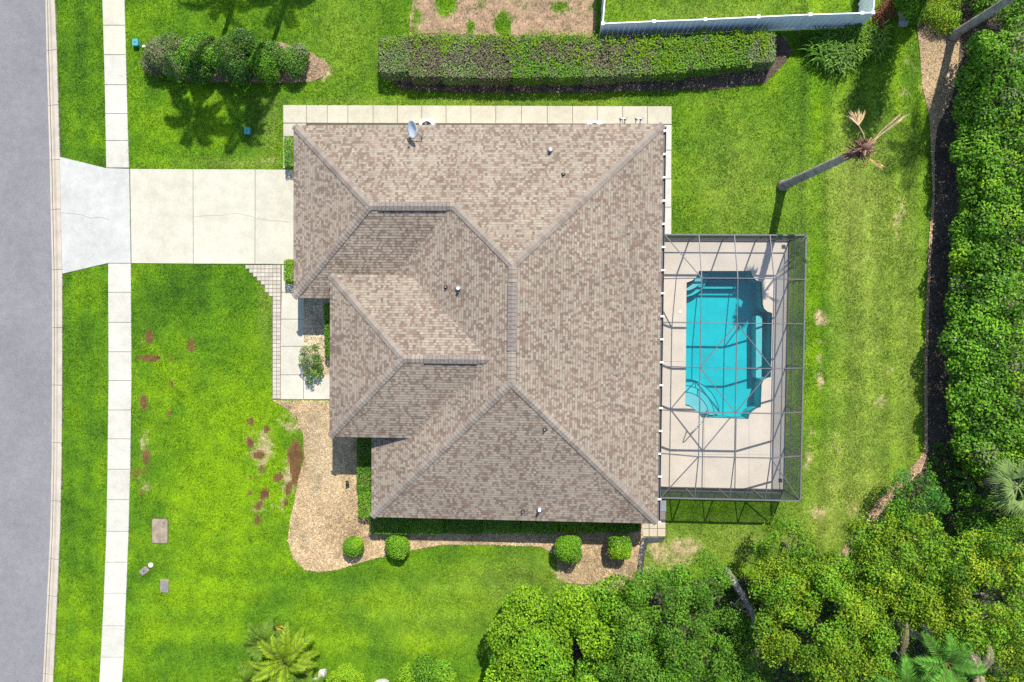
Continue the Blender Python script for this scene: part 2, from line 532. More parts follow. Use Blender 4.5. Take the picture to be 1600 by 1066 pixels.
DIRT = [(234, 526, 8, 15, 1), (298, 540, 10, 15, .9), (228, 559, 24, 6, 1), (266, 560, 6, 8, .9), (268, 600, 5, 9, .9), (225, 630, 7, 17, 1), (264, 647, 4, 7, .7), (228, 718, 8, 24, .9), (212, 740, 10, 12, .6), (392, 660, 6, 10, .9), (417, 670, 7, 9, .9),
        (391, 693, 7, 10, 1), (405, 712, 12, 8, 1), (408, 735, 6, 10, .9), (434, 745, 10, 11, 1), (450, 765, 6, 14, 1), (413, 772, 9, 11, 1), (404, 790, 12, 7, .9), (403, 812, 9, 15, 1), (448, 786, 6, 7, .9), (392, 745, 6, 8, .8),
        (462, 712, 14, 32, 1.2), (210, 655, 6, 8, .6), (222, 770, 6, 7, .6), (240, 560, 12, 5, .8), (462, 745, 8, 25, .9), (392, 770, 6, 6, .8), (1305, 815, 6, 8, .4), (1210, 86, 12, 8, .4)]


def blobs(px, py, lst, sharp):
    o = np.zeros_like(px)
    for x, y, rx, ry, s in lst:
        d2 = ((px - x) / rx) ** 2 + ((py - y) / ry) ** 2
        o += s * np.exp(-d2 ** sharp)
    return o


def lawn_colour(x, y):
    px, py = to_px(x, y)
    n1, n4 = sn(x, y, 6.0, 1), sn(x, y, 14, 4)
    n2 = .5 * vn(x, y, .9, 2) + .3 * vn(x, y, .45, 12) + .2 * vn(x + .7 * y, y - .7 * x, .3, 13)
    n3 = .5 * vn(x, y, .33, 3) + .5 * vn(x - .6 * y, y + .6 * x, .15, 14)
    hue = 0.56 + blobs(px, py, HUE, 1) + (n1 - .5) * .35 + (n2 - .5) * .5 + (n4 - .5) * .15
    # mowing bands
    hue = hue + np.where((px > 205) & (py > 880), .10 * np.sin(y * 2.6 + x * .05), 0) + np.where((px > 1250), .16 * np.sin(x * 4.3 + .4 * np.sin(y * .3)) + .1 * np.sin(x * 1.7), 0) + np.where(px < 160, .08 * np.sin(x * 5), 0)
    hue = np.clip(hue, 0, 1)[:, None]
    c = np.where(hue < .5, GREEN_D + (GREEN_M - GREEN_D) * hue * 2, GREEN_M + (LIME - GREEN_M) * (hue * 2 - 1))
    ol = np.clip(blobs(px, py, OLV, 1) * (0.55 + .8 * n2), 0, 1)[:, None]
    c = c * (1 - ol) + OLIVE * (0.75 + .5 * n3[:, None]) * ol
    grain = .84 + .26 * vn(x, y, .16, 5) + .24 * vn(x, y, .38, 6)
    c = c * grain[:, None]
    c = c * np.where(px > 1245, 1 + (.03 + .09 * n1) * np.sin(x * 4.3 + 1.2 * np.sin(x * .9) + .4 * np.sin(y * .3)) + .04 * np.sin(x * 9.1 + 1), np.where(py > 870, 1 + .06 * np.sin(y * 4.0 + .3 * np.sin(x * .4)), 1.0))[:, None]
    dry = blobs(px, py, DRY, 1.6) + .30 * blobs(px, py, [(a, b, c_ * 1.6, d * 1.6, e) for a, b, c_, d, e in DIRT], 1) - .08 * (px > 1100)
    dry += 1.05 * in_poly(px, py, [(655, -60), (930, -60), (930, 60), (640, 60), (640, 30)]) * np.clip(1.15 - 1.2 * blobs(px, py, [(697, 8, 18, 28, 1), (735, 45, 10, 20, .8), (785, 40, 14, 26, 1), (875, 12, 18, 14, .6), (650, 20, 16, 60, .5)], 1.2), 0, 1)
    dry = np.clip((dry + (n2 - .5) * .9 + (n3 - .5) * .7 - .45) * 2.2, 0, 1) * (dry > .05)
    c = c * (1 - dry[:, None]) + np.where((py < 62)[:, None] & (px < 940)[:, None], np.array([.27, .185, .115]), STRAW) * (0.6 + .8 * n3[:, None]) * dry[:, None]
    dirt = blobs(px, py, DIRT, 1.4)
    dirt = np.clip((dirt + (n2 - .5) * .9 + (n3 - .5) * .8 - .45) * 2.8, 0, 1) * (dirt > .05)
    c = c * (1 - dirt[:, None]) + SOIL * (0.6 + .8 * n3[:, None]) * dirt[:, None]
    return c, np.clip(dirt * 1.1 + dry * .75, 0, 1), px, py


CELL = 0.125
gx = np.arange(-38, 34 + CELL / 2, CELL)
gy = np.arange(-27, 25 + CELL / 2, CELL)
GX, GY = np.meshgrid(gx, gy)
nx, ny = len(gx), len(gy)
fx, fy = GX.ravel(), GY.ravel()
gpx, gpy = to_px(fx, fy)
gz = (sn(fx, fy, 3.0, 11) - .5) * 0.03 - .01
RP = road_poly()
gz[in_poly(gpx, gpy, RP)] = -0.16
ii = np.arange(nx * ny).reshape(ny, nx)
quads = np.stack([ii[:-1, :-1], ii[:-1, 1:], ii[1:, 1:], ii[1:, :-1]], -1).reshape(-1, 4)
qc = (fx[quads].mean(1), fy[quads].mean(1))
c, s = math.cos(HTH), math.sin(HTH)
qlx, qly = c * qc[0] + s * qc[1], -s * qc[0] + c * qc[1]
hole = (qlx > DECK_L[0] + .3) & (qlx < DECK_L[1] - .2) & (qly > DECK_L[2] + .2) & (qly < DECK_L[3] - .2)
quads, qc = quads[~hole], (qc[0][~hole], qc[1][~hole])
gcol, _, _, _ = lawn_colour(*qc)
gv = np.stack([fx, fy, gz], -1)
# the outer ring runs on to the horizon
O = 900.0
x0, x1, y0, y1 = gx[0], gx[-1], gy[0], gy[-1]
ov = np.array([(-O, -O, -.03), (O, -O, -.03), (O, O, -.03), (-O, O, -.03), (x0, y0, -.01), (x1, y0, -.01), (x1, y1, -.01), (x0, y1, -.01)])
nb = len(gv)
oq = np.array([(0, 1, 5, 4), (1, 2, 6, 5), (2, 3, 7, 6), (3, 0, 4, 7)]) + nb
me = np_mesh('ground', np.vstack([gv, ov]), np.vstack([quads, oq]), np.vstack([gcol, np.tile(GREEN_M, (4, 1))]), smooth=True)
tag(link('ground', me, None, M['lawn']), 'bright green mown lawn with bare brown patches around the house', kind='structure')

# grass blades: nobody could count them
NB = 760000
bx = NR.uniform(-34.5, 28.5, NB)
by = NR.uniform(-23, 20.5, NB)
bcol, bare, bpx, bpy_ = lawn_colour(bx, by)
ok = (bpx > -20) & (bpx < 1620) & (bpy_ > -25) & (bpy_ < 1090) & (NR.random(NB) > bare)
for q in PAVED + [RP, BED_FRONT, BED_ENTRY, BED_EAST, BED_EDGE, BED_SAND, BED_NHEDGE, BED_ISLAND]:
    ok &= ~in_poly(bpx, bpy_, q)
blx, bly = c * bx + s * by, -s * bx + c * by
ok &= ~((blx > DECK_L[0] - .9) & (blx < DECK_L[1] + .05) & (bly > DECK_L[2] - .03) & (bly < DECK_L[3] + .03))
ok &= ~((blx > -12.9) & (blx < 6.0) & (bly > 1.9) & (bly < 10.2)) & ~((blx > -8.6) & (blx < 6.0) & (bly > -10.2) & (bly < 2))
bx, by, bcol = bx[ok], by[ok], bcol[ok]
n = len(bx)
an = NR.uniform(0, 2 * math.pi, n)
ln = NR.uniform(0.05, 0.11, n)
wd_ = NR.uniform(0.010, 0.024, n)
hz = NR.uniform(0.03, 0.075, n)
tip = np.stack([bx + np.cos(an) * ln, by + np.sin(an) * ln, hz], -1)
l_ = np.stack([bx - np.sin(an) * wd_, by + np.cos(an) * wd_, np.full(n, -.01)], -1)
r_ = np.stack([bx + np.sin(an) * wd_, by - np.cos(an) * wd_, np.full(n, -.01)], -1)
bv = np.stack([l_, r_, tip], 1).reshape(-1, 3)
bcol = bcol * NR.uniform(0.5, 1.6, (n, 1)) * np.array([1.0, 1.0, 1.0])
tag(link('grass', np_mesh('grass', bv, np.arange(3 * n).reshape(-1, 3), bcol), None, M['blade']), 'short green grass blades of the mown lawn', 'grass', kind='stuff')


# ------------------------------------------------------------------ street, kerb, walks
def slab_col(k=1.0, warm=0.0, jit=.05):
    v = R0.uniform(1 - jit, 1 + jit) * k
    return (0.405 * v, 0.392 * v * (1 - warm * .3), 0.338 * v * (1 - warm))


def slab(parent, pts, z0, z1, col, gap=0.012, name='slab', bev=0.012, m='walk'):
    q = inset(poly_xy(pts), gap)
    return MB().prism(q, z0, z1, bev, col).build(name, M[m], parent)


def sheet(name, pts, z, m, label=None, parent=None, col=None):
    q = poly_xy(pts)
    mb = MB().add([(p.x, p.y, z) for p in q], [tuple(range(len(q)))], col)
    o = mb.build(name, M[m], parent)
    if parent is None:
        tag(o, label, kind='structure')
    return o


ys = [-90, -40, 0, 40, 78, 130, 190, 245, 330, 430, 500, 560, 640, 720, 775, 830, 880, 925, 1000, 1066, 1150]
q = [(interp(KB_L, y) + 2, y) for y in ys] + [(-900, 1150), (-900, -90)]
sheet('road', q, -0.1, 'asphalt', 'pale grey asphalt street along the left edge')
kerb = sheet('kerb', [(interp(KB_L, y) + 3, y) for y in ys] + [(interp(KB_R, y) - 1, y) for y in ys[::-1]], -0.09, 'joint', 'beige concrete kerb between the street and the grass verge')
kj = [-90, 78, 164, 249.5, 327, 421, 512, 602, 692, 783, 874, 932, 991, 1054, 1150]
for a, b in zip(kj[:-1], kj[1:]):
    m_ = 5
    mb = MB()
    rows = []
    for i in range(m_ + 1):
        y = a + .35 + (b - a - .7) * i / m_
        xl, xr = interp(KB_L, y), interp(KB_R, y)
        L_, R_ = W(xl, y), W(xr, y)
        prof = [(0.0, -.14), (0.0, -.094), (.34, -.088), (.42, -.07), (.62, .01), (.70, .026), (.98, .028), (1.0, .01), (1.0, -.14)]
        rows.append([L_.lerp(R_, t) + Vector((0, 0, z)) for t, z in prof])
    k = len(rows[0])
    vs = [p for r in rows for p in r]
    fs = [(i * k + j, i * k + j + 1, (i + 1) * k + j + 1, (i + 1) * k + j) for i in range(m_) for j in range(k - 1)]
    fs = [f[::-1] for f in fs] + [tuple(range(k)), tuple(reversed(range(m_ * k, m_ * k + k)))]
    mb.add(vs, fs).build('kerb_stone', M['kerb'], kerb)

walk = sheet('sidewalk', SIDE_POLY, 0.006, 'joint', 'pale concrete sidewalk of square slabs parallel to the street')
sj = [-52, -6, 40, 86, 133, 178, 220, 262.6]
sj2 = [411.8, 457, 504, 550, 595, 641, 686, 733.4, 781, 830.5, 878.6, 927, 978, 1027, 1078]
for lst in (sj, sj2):
    for a, b in zip(lst[:-1], lst[1:]):
        slab(walk, [(interp(SW_L, a), a), (interp(SW_R, a), a), (interp(SW_R, b), b), (interp(SW_L, b), b)], -.05, .035, slab_col(1.0, .12 if b < 90 else .02))
apron = sheet('driveway_apron', APRON, 0.006, 'joint', 'whitish flared concrete driveway apron at the street')
slab(apron, APRON, -.05, .036, (0.365, 0.36, 0.335))
drive = sheet('driveway', [(203, 264), (482, 265.2), (482, 413.6), (205.6, 412.2)], 0.005, 'joint', 'cream concrete driveway in front of the garage')
for k, q in enumerate(DRIVE):
    slab(drive, q, -.05, .038, slab_col(1.0, .1, .02))
# hairline cracks in the driveway: thin recessed dark lines
for pts in ([(96, 333), (112, 334.5), (128, 336), (142, 341), (158, 340), (172, 344)], [(303, 339), (325, 337), (345, 337), (368, 334), (390, 338), (400, 341)], [(401, 341), (420, 345), (440, 346), (456, 348)]):
    mb = MB()
    P_ = [W(x, y + R0.uniform(-.6, .6)) for x, y in pts]
    for a, b in zip(P_[:-1], P_[1:]):
        mb.bar(a + Vector((0, 0, .0375)), b + Vector((0, 0, .0375)), 0.012, 0.004)
    mb.build('crack', M['joint'], apron if pts[0][0] < 200 else drive)

nw = sheet('side_walk', [(442.6, 164.4), (1049.6, 166.2), (1049.4, 369), (1030, 369), (1030, 205), (480, 200), (479, 262), (442.6, 262)], 0.005, 'joint', 'cream concrete walk of square slabs along the north side of the house')
for i in range(len(NWALK_X) - 1):
    a, b = NWALK_X[i], NWALK_X[i + 1]
    t0, t1 = (a - 442) / 607, (b - 442) / 607
    slab(nw, [(a, 164.2 + 2 * t0), (b, 164.2 + 2 * t1), (b, 192.6 + 2 * t1), (a, 192.6 + 2 * t0)], -.05, .035, slab_col(.97, .16, .04))
slab(nw, [(442.6, 193), (479, 193), (479, 214), (442.6, 214)], -.05, .034, slab_col(.95, .12))
slab(nw, [(442.6, 214.4), (479, 214.4), (479, 263.6), (442.6, 263.6)], -.05, .034, slab_col(.98, .1))
slab(nw, [(985, 196), (1049.6, 195.2), (1049.4, 235), (985, 235)], -.05, .034, slab_col(1.04))
for a, b in ((235.2, 280), (280.2, 324), (324.2, 368.5)):
    slab(nw, [(1030, a), (1049.3, a), (1049, b), (1030, b)], -.05, .034, slab_col(1.04))

ew = sheet('entry_walk', [(383, 413.8), (478, 413.8), (476, 586), (530, 586), (530, 624.5), (425.6, 624.5), (425.4, 465)], 0.005, 'joint', 'cream concrete entry walk edged with small pavers')
for q in ([(440, 414), (478, 414), (478, 457), (440, 457)], [(440, 457), (475.6, 457), (475.6, 499), (439, 499)], [(439, 499), (475.6, 499), (475.6, 541.4), (438.6, 541.4)], [(438.6, 541.4), (475.6, 541.4), (475.6, 586), (438.6, 586)],
          [(438.6, 586), (474.4, 586), (474.4, 624.4), (438.4, 624.4)], [(474.4, 586), (530, 586), (530, 624.4), (474.4, 624.4)]):
    slab(ew, q, -.05, .034, slab_col(1.0, .08, .03))
pe = 6.15
mesh_cache = []
for row in range(34):
    ya = 414.2 + row * pe
    for colm in range(10):
        xb = 438.8 - colm * pe - .012 * row
        xa = xb - pe
        lim = 425.4 if ya > 463 else 383 + (ya - 414) * (425.4 - 383) / 50.0
        if xa < lim - .6 or ya + pe > 625.5:
            continue
        v = R0.uniform(.86, 1.05)
        slab(ew, [(xa, ya), (xb, ya), (xb, ya + pe), (xa, ya + pe)], -.04, .034 + R0.uniform(-.004, .004), (.40 * v, .36 * v, .295 * v), .009, 'paver', .008)

bp_ = sheet('back_path', [(1003, 806), (1041, 782), (1041, 838), (1003, 838)], 0.005, 'joint', 'short path of cream and grey slabs at the back corner of the house')
for xa, xb in ((1003, 1014), (1014, 1027), (1027, 1040)):
    for ya, yb in ((812, 826), (826, 838.5)):
        slab(bp_, [(xa, ya), (xb, ya), (xb, yb), (xa, yb)], -.04, .04, (.40, .345, .255), .014)
slab(bp_, [(1030, 782), (1041, 782), (1041, 799.5), (1030, 799.5)], -.04, .06, (.34, .345, .36))
slab(bp_, [(1030, 799.5), (1040, 799.5), (1040, 812), (1030, 812)], -.04, .045, (.30, .25, .22))

# ------------------------------------------------------------------ planting beds with bark chips
BEDS = [('front_mulch_bed', BED_FRONT, 'tan bark mulch bed curving along the front and south side of the house', (.42, .30, .165)),
        ('entry_mulch_bed', BED_ENTRY, 'pale bark mulch bed between the entry walk and the front wall', (.46, .37, .24)),
        ('east_mulch_bed', BED_EAST, 'leaf-strewn mulch bed under the trees along the back boundary, with shade put into its dark colour', (.075, .06, .045)),  # the hedge's shade is put into this near-black mulch colour
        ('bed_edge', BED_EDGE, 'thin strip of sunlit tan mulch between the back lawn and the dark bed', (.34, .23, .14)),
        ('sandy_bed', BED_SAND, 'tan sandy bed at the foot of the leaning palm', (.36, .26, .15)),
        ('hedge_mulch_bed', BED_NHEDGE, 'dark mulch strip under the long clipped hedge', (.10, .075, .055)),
        ('island_mulch_bed', BED_ISLAND, 'tan mulch bed under the shrub island on the north lawn', (.26, .18, .11))]
chips_v, chips_c = [], []
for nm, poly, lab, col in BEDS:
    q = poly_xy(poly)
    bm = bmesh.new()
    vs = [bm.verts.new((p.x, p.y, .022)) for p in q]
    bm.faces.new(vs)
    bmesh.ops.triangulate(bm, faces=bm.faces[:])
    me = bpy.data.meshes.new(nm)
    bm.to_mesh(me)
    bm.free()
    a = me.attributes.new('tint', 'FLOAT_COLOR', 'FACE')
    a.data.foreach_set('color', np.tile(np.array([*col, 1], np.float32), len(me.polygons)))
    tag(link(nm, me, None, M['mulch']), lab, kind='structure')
    X = np.array([p.x for p in q])
    Y = np.array([p.y for p in q])
    xa, xb, ya, yb = max(X.min(), -33), min(X.max(), 27.5), max(Y.min(), -21.5), min(Y.max(), 19)
    n = int((xb - xa) * (yb - ya) * (230 if nm in ('front_mulch_bed', 'entry_mulch_bed') else 90 if nm != 'east_mulch_bed' else 55))
    cx_, cy_ = NR.uniform(xa, xb, n), NR.uniform(ya, yb, n)
    k = in_poly(cx_, cy_, [(p.x, p.y) for p in q])
    cx_, cy_ = cx_[k], cy_[k]
    n = len(cx_)
    an, ti = NR.uniform(0, 6.28, n), NR.uniform(-.5, .5, n)
    ln, wi = NR.uniform(.04, .16, n), NR.uniform(.010, .030, n)
    z = NR.uniform(.03, .06, n)
    d = np.stack([np.cos(an), np.sin(an), ti], -1) * ln[:, None] / 2
    e = np.stack([-np.sin(an), np.cos(an), NR.uniform(-.4, .4, n)], -1) * wi[:, None] / 2
    p = np.stack([cx_, cy_, z], -1)
    chips_v.append(np.stack([p - d - e, p + d - e, p + d + e, p - d + e], 1).reshape(-1, 3))
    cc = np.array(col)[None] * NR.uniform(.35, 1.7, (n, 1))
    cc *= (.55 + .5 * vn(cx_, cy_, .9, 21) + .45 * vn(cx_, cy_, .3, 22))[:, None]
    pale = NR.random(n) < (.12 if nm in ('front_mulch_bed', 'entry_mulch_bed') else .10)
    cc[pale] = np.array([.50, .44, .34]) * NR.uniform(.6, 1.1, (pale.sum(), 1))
    # the upper part of the front bed is bleached
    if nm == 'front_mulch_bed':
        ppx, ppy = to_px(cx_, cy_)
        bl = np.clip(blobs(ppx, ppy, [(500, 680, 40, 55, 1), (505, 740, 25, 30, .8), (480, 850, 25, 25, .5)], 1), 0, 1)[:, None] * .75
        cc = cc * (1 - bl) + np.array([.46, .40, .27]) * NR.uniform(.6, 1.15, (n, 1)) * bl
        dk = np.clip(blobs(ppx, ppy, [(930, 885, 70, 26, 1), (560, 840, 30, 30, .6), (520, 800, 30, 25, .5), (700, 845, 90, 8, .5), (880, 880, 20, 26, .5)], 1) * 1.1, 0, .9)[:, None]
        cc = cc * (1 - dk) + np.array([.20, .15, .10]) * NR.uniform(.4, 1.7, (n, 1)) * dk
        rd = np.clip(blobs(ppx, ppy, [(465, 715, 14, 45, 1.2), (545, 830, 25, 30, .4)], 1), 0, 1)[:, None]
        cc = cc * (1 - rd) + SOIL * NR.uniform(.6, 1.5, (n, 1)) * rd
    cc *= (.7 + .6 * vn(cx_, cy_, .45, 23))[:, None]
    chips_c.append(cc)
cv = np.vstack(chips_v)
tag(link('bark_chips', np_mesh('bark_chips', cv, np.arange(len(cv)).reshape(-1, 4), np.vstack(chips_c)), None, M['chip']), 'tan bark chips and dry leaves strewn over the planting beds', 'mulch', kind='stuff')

# ------------------------------------------------------------------ the house
ZE, PITCH = 2.6, 5 / 12
ZE2 = 3.546
house = empty('house', HL(*HC), HTH)
tag(house, 'single-storey stucco house under a brown shingled hip roof', 'house')


def hc(p):
    return (p[0] - HC[0], p[1] - HC[1])


# walls
mb = MB()
wl = [hc(p) for p in HOUSE_OUT]
mb.prism(wl[::-1], -.05, 2.46)
mb.build('wall', M['stucco'], house)
mb = MB().box(*[-10.6 - HC[0], -6.4 - HC[0]], -5.5, 1.85, 2.47, 3.41)
mb.build('wall', M['stucco'], house)


def hbox(x0, x1, y0, y1, z0, z1, name, m, parent=house):
    return MB().box(x0 - HC[0], x1 - HC[0], y0 - HC[1], y1 - HC[1], z0, z1).build(name, M[m], parent)


gd = hbox(-12.96, -12.89, 3.1, 8.0, 0.03, 2.2, 'garage_door', 'white')
for r in range(4):
    for k in range(8):
        hbox(-12.985, -12.955, 3.18 + k * .6, 3.70 + k * .6, .10 + r * .53, .52 + r * .53, 'door_panel', 'white', gd)
fd = hbox(-10.66, -10.59, -3.6, -2.5, 0.06, 2.2, 'front_door', 'white')
MB().tube([(-10.72 - HC[0], -2.62, 1.05), (-10.66 - HC[0], -2.62, 1.05)], .03).build('handle', M['rail'], fd)
for (x0, x1, y0, y1) in ((-10.68, -10.58, -1.2, .6), (-10.68, -10.58, -5.2, -4.1), (-8.68, -8.58, -9.0, -7.2), (-6.5, -4.7, -10.08, -9.98), (-1.5, .3, -10.08, -9.98), (2.6, 4.2, -10.08, -9.98), (-9.5, -8.2, 9.83, 9.93), (-1.0, .5, 9.83, 9.93)):
    w = hbox(x0, x1, y0, y1, .95, 2.15, 'window', 'white')
    ho = x1 - x0 > .5
    if ho:
        hbox(x0 + .06, (x0 + x1) / 2 - .02, y0 - .01, y1 + .01, 1.0, 2.1, 'pane', 'glass', w)
        hbox((x0 + x1) / 2 + .02, x1 - .06, y0 - .01, y1 + .01, 1.0, 2.1, 'pane', 'glass', w)
    else:
        hbox(x0 - .01, x1 + .01, y0 + .06, (y0 + y1) / 2 - .02, 1.0, 2.1, 'pane', 'glass', w)
        hbox(x0 - .01, x1 + .01, (y0 + y1) / 2 + .02, y1 - .06, 1.0, 2.1, 'pane', 'glass', w)
# sliding glass doors to the pool
for k in range(4):
    w = hbox(5.45, 5.56, -6.2 + k * 1.7, -4.55 + k * 1.7, .05, 2.25, 'sliding_door', 'white')
    hbox(5.44, 5.575, -6.1 + k * 1.7, -4.65 + k * 1.7, .15, 2.15, 'pane', 'glass', w)

# roof corners in house axes
NWc, NEc, SEc, SWc = (-13.45, 10.4), (6.08, 10.4), (6.08, -10.525), (-9.17, -10.525)
RNp, RSp = (-1.545, 2.775), (-1.545, -2.9)
GA, GE = (-8.875, 5.825), (-4.595, 5.825)
GSW, GV = (-13.45, 1.25), (-9.17, 1.25)
ENW, ESW, EA = (-11.16, 2.4), (-11.16, -6.05), (-6.935, -1.825)
EVN, EVS, ERE = (-6.9, 2.4), (-6.9, -6.05), (-2.675, -1.825)
PLANES = [  # origin on the eave, along, uphill, eave height, convex pieces
    ((0, 10.4), (1, 0), (0, -1), ZE, [[NWc, (-4.595, 10.4), GE, GA], [(-4.595, 10.4), NEc, RNp, GE]]),
    ((6.08, 0), (0, 1), (-1, 0), ZE, [[NEc, SEc, RSp, RNp]]),
    ((0, -10.525), (1, 0), (0, 1), ZE, [[SEc, SWc, RSp]]),
    ((-9.17, 0), (0, 1), (1, 0), ZE, [[SWc, GV, GE, RNp, RSp]]),
    ((-13.45, 0), (0, 1), (1, 0), ZE, [[NWc, GSW, GA]]),
    ((0, 1.25), (1, 0), (0, 1), ZE, [[GSW, GV, GE, GA]]),
    ((-11.16, 0), (0, 1), (1, 0), ZE2, [[ENW, ESW, EA]]),
    ((0, 2.4), (1, 0), (0, -1), ZE2, [[ENW, EVN, ERE, EA]]),
    ((0, -6.05), (1, 0), (0, 1), ZE2, [[ESW, EVS, ERE, EA]]),
]


def clip(sub, poly):
    """Sutherland-Hodgman clip of a convex piece by a convex polygon"""
    a = sum(poly[i][0] * poly[(i + 1) % len(poly)][1] - poly[(i + 1) % len(poly)][0] * poly[i][1] for i in range(len(poly)))
    pl = poly if a > 0 else poly[::-1]
    out = sub
    for i in range(len(pl)):
        A, B = pl[i], pl[(i + 1) % len(pl)]
        ex, ey = B[0] - A[0], B[1] - A[1]
        src, out = out, []
        if not src:
            return []
        d = [ex * (p[1] - A[1]) - ey * (p[0] - A[0]) for p in src]
        for k in range(len(src)):
            k2 = (k + 1) % len(src)
            if d[k] >= -1e-9:
                out.append(src[k])
            if (d[k] > 1e-9) != (d[k2] > 1e-9) and abs(d[k] - d[k2]) > 1e-9:
                t = d[k] / (d[k] - d[k2])
                out.append((src[k][0] + (src[k2][0] - src[k][0]) * t, src[k][1] + (src[k2][1] - src[k][1]) * t))
    return out if len(out) >= 3 else []


SHC = [((.220, .190, .160), 10), ((.205, .173, .146), 5), ((.234, .205, .176), 4)]
SHD = [((.152, .117, .098), 6), ((.176, .126, .106), 4), ((.132, .106, .090), 3)]


def shingle_colour(k=1.0, dark=False):
    S_ = SHD if dark else SHC
    c_ = R0.choices([a for a, _ in S_], [b for _, b in S_])[0]
    v = R0.uniform(.92, 1.08) * k
    return (c_[0] * v * 1.04, c_[1] * v, c_[2] * v * .91)


# roof deck, soffit and fascia
mb = MB()
for org, al, up, ze, parts in PLANES:
    for q in parts:
        vs = [(p[0] - HC[0], p[1] - HC[1], ze - .012 + PITCH * ((p[0] - org[0]) * up[0] + (p[1] - org[1]) * up[1])) for p in q]
        mb.add(vs, [tuple(range(len(vs)))], (.2, .17, .14))
low = [NWc, NEc, SEc, SWc, GV, GSW]
mb.add([(*hc(p), 2.465) for p in low], [tuple(range(len(low)))], (.6, .58, .54))
ent = [ENW, (-6.75, 2.4), (-6.75, -6.05), ESW]
mb.add([(*hc(p), 3.42) for p in ent], [tuple(range(4))], (.6, .58, .54))
roof = mb.build('roof', M['shingle'], house)


def fascia(pts, z0, z1):
    for a, b in zip(pts[:-1], pts[1:]):
        A, B = Vector((*hc(a), 0)), Vector((*hc(b), 0))
        MB().bar(A + Vector((0, 0, (z0 + z1) / 2)), B + Vector((0, 0, (z0 + z1) / 2)), .035, z1 - z0).build('fascia', M['white'], roof)


fascia([GV, GSW, NWc, NEc, SEc, SWc, (-9.17, -6.0)], 2.44, 2.596)
fascia([EVN, ENW, ESW, EVS], 3.395, 3.542)

# every shingle tab is a lapped piece of its own; they are far below ten pixels, so they are joined
mb = MB()
EXP = .132
for org, al, up, ze, parts in PLANES:
    for q in parts:
        us = [(p[0] - org[0]) * al[0] + (p[1] - org[1]) * al[1] for p in q]
        vs_ = [(p[0] - org[0]) * up[0] + (p[1] - org[1]) * up[1] for p in q]
        quv = list(zip(us, vs_))
        row = 0
        while row * EXP < max(vs_):
            v0, v1 = row * EXP - (.03 if row == 0 else 0), (row + 1) * EXP
            u = min(us) - R0.uniform(0, .4)
            high = R0.random() < .5
            while u < max(us):
                w_ = R0.uniform(.08, .17) if high else R0.uniform(.09, .20)
                t = R0.uniform(.016, .021) if high else R0.uniform(.008, .011)
                cl = clip([(u, v0), (u + w_, v0), (u + w_, v1 + .004), (u, v1 + .004)], [(a, b if b > 1e-6 else -.03) for a, b in quv])
                if cl:
                    mu, mv = u + w_ / 2, (v0 + v1) / 2
                    blot = math.sin(mu * 2.1 + 3 * math.sin(mv * 1.7 + ze)) + math.sin(mv * 3.3 + 2 * math.sin(mu * 1.1 + org[0])) + math.sin(mu * .8 - mv * 1.3)
                    col = shingle_colour(.97 if high else 1.03, R0.random() < .37 + .03 * blot)
                    n = len(cl)
                    b = len(mb.v)
                    for (a_, v_) in cl:
                        lift = t + (.002 - t) * (v_ - v0) / (v1 - v0)
                        x = org[0] + al[0] * a_ + up[0] * v_ - HC[0]
                        y = org[1] + al[1] * a_ + up[1] * v_ - HC[1]
                        mb.v.append((x, y, ze + PITCH * v_ + lift))
                    mb.f.append(list(range(b, b + n)))
                    mb.c.append(col)
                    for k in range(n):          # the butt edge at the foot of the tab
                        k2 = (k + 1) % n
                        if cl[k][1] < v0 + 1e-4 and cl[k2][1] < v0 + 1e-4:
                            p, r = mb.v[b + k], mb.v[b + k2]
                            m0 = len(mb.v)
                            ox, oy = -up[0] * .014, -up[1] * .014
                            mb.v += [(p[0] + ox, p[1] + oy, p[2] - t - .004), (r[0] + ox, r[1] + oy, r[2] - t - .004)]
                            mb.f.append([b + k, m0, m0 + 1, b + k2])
                            mb.c.append((.055, .048, .044))       # dark butt edge, coloured to stand for the lap shadow
                u += w_
                high = not high
            row += 1
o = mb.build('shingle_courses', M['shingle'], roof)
o['kind'] = 'stuff'


# cap shingles folded over hips and ridges
def zr(p, ze, org, up):
    return ze + PITCH * ((p[0] - org[0]) * up[0] + (p[1] - org[1]) * up[1])


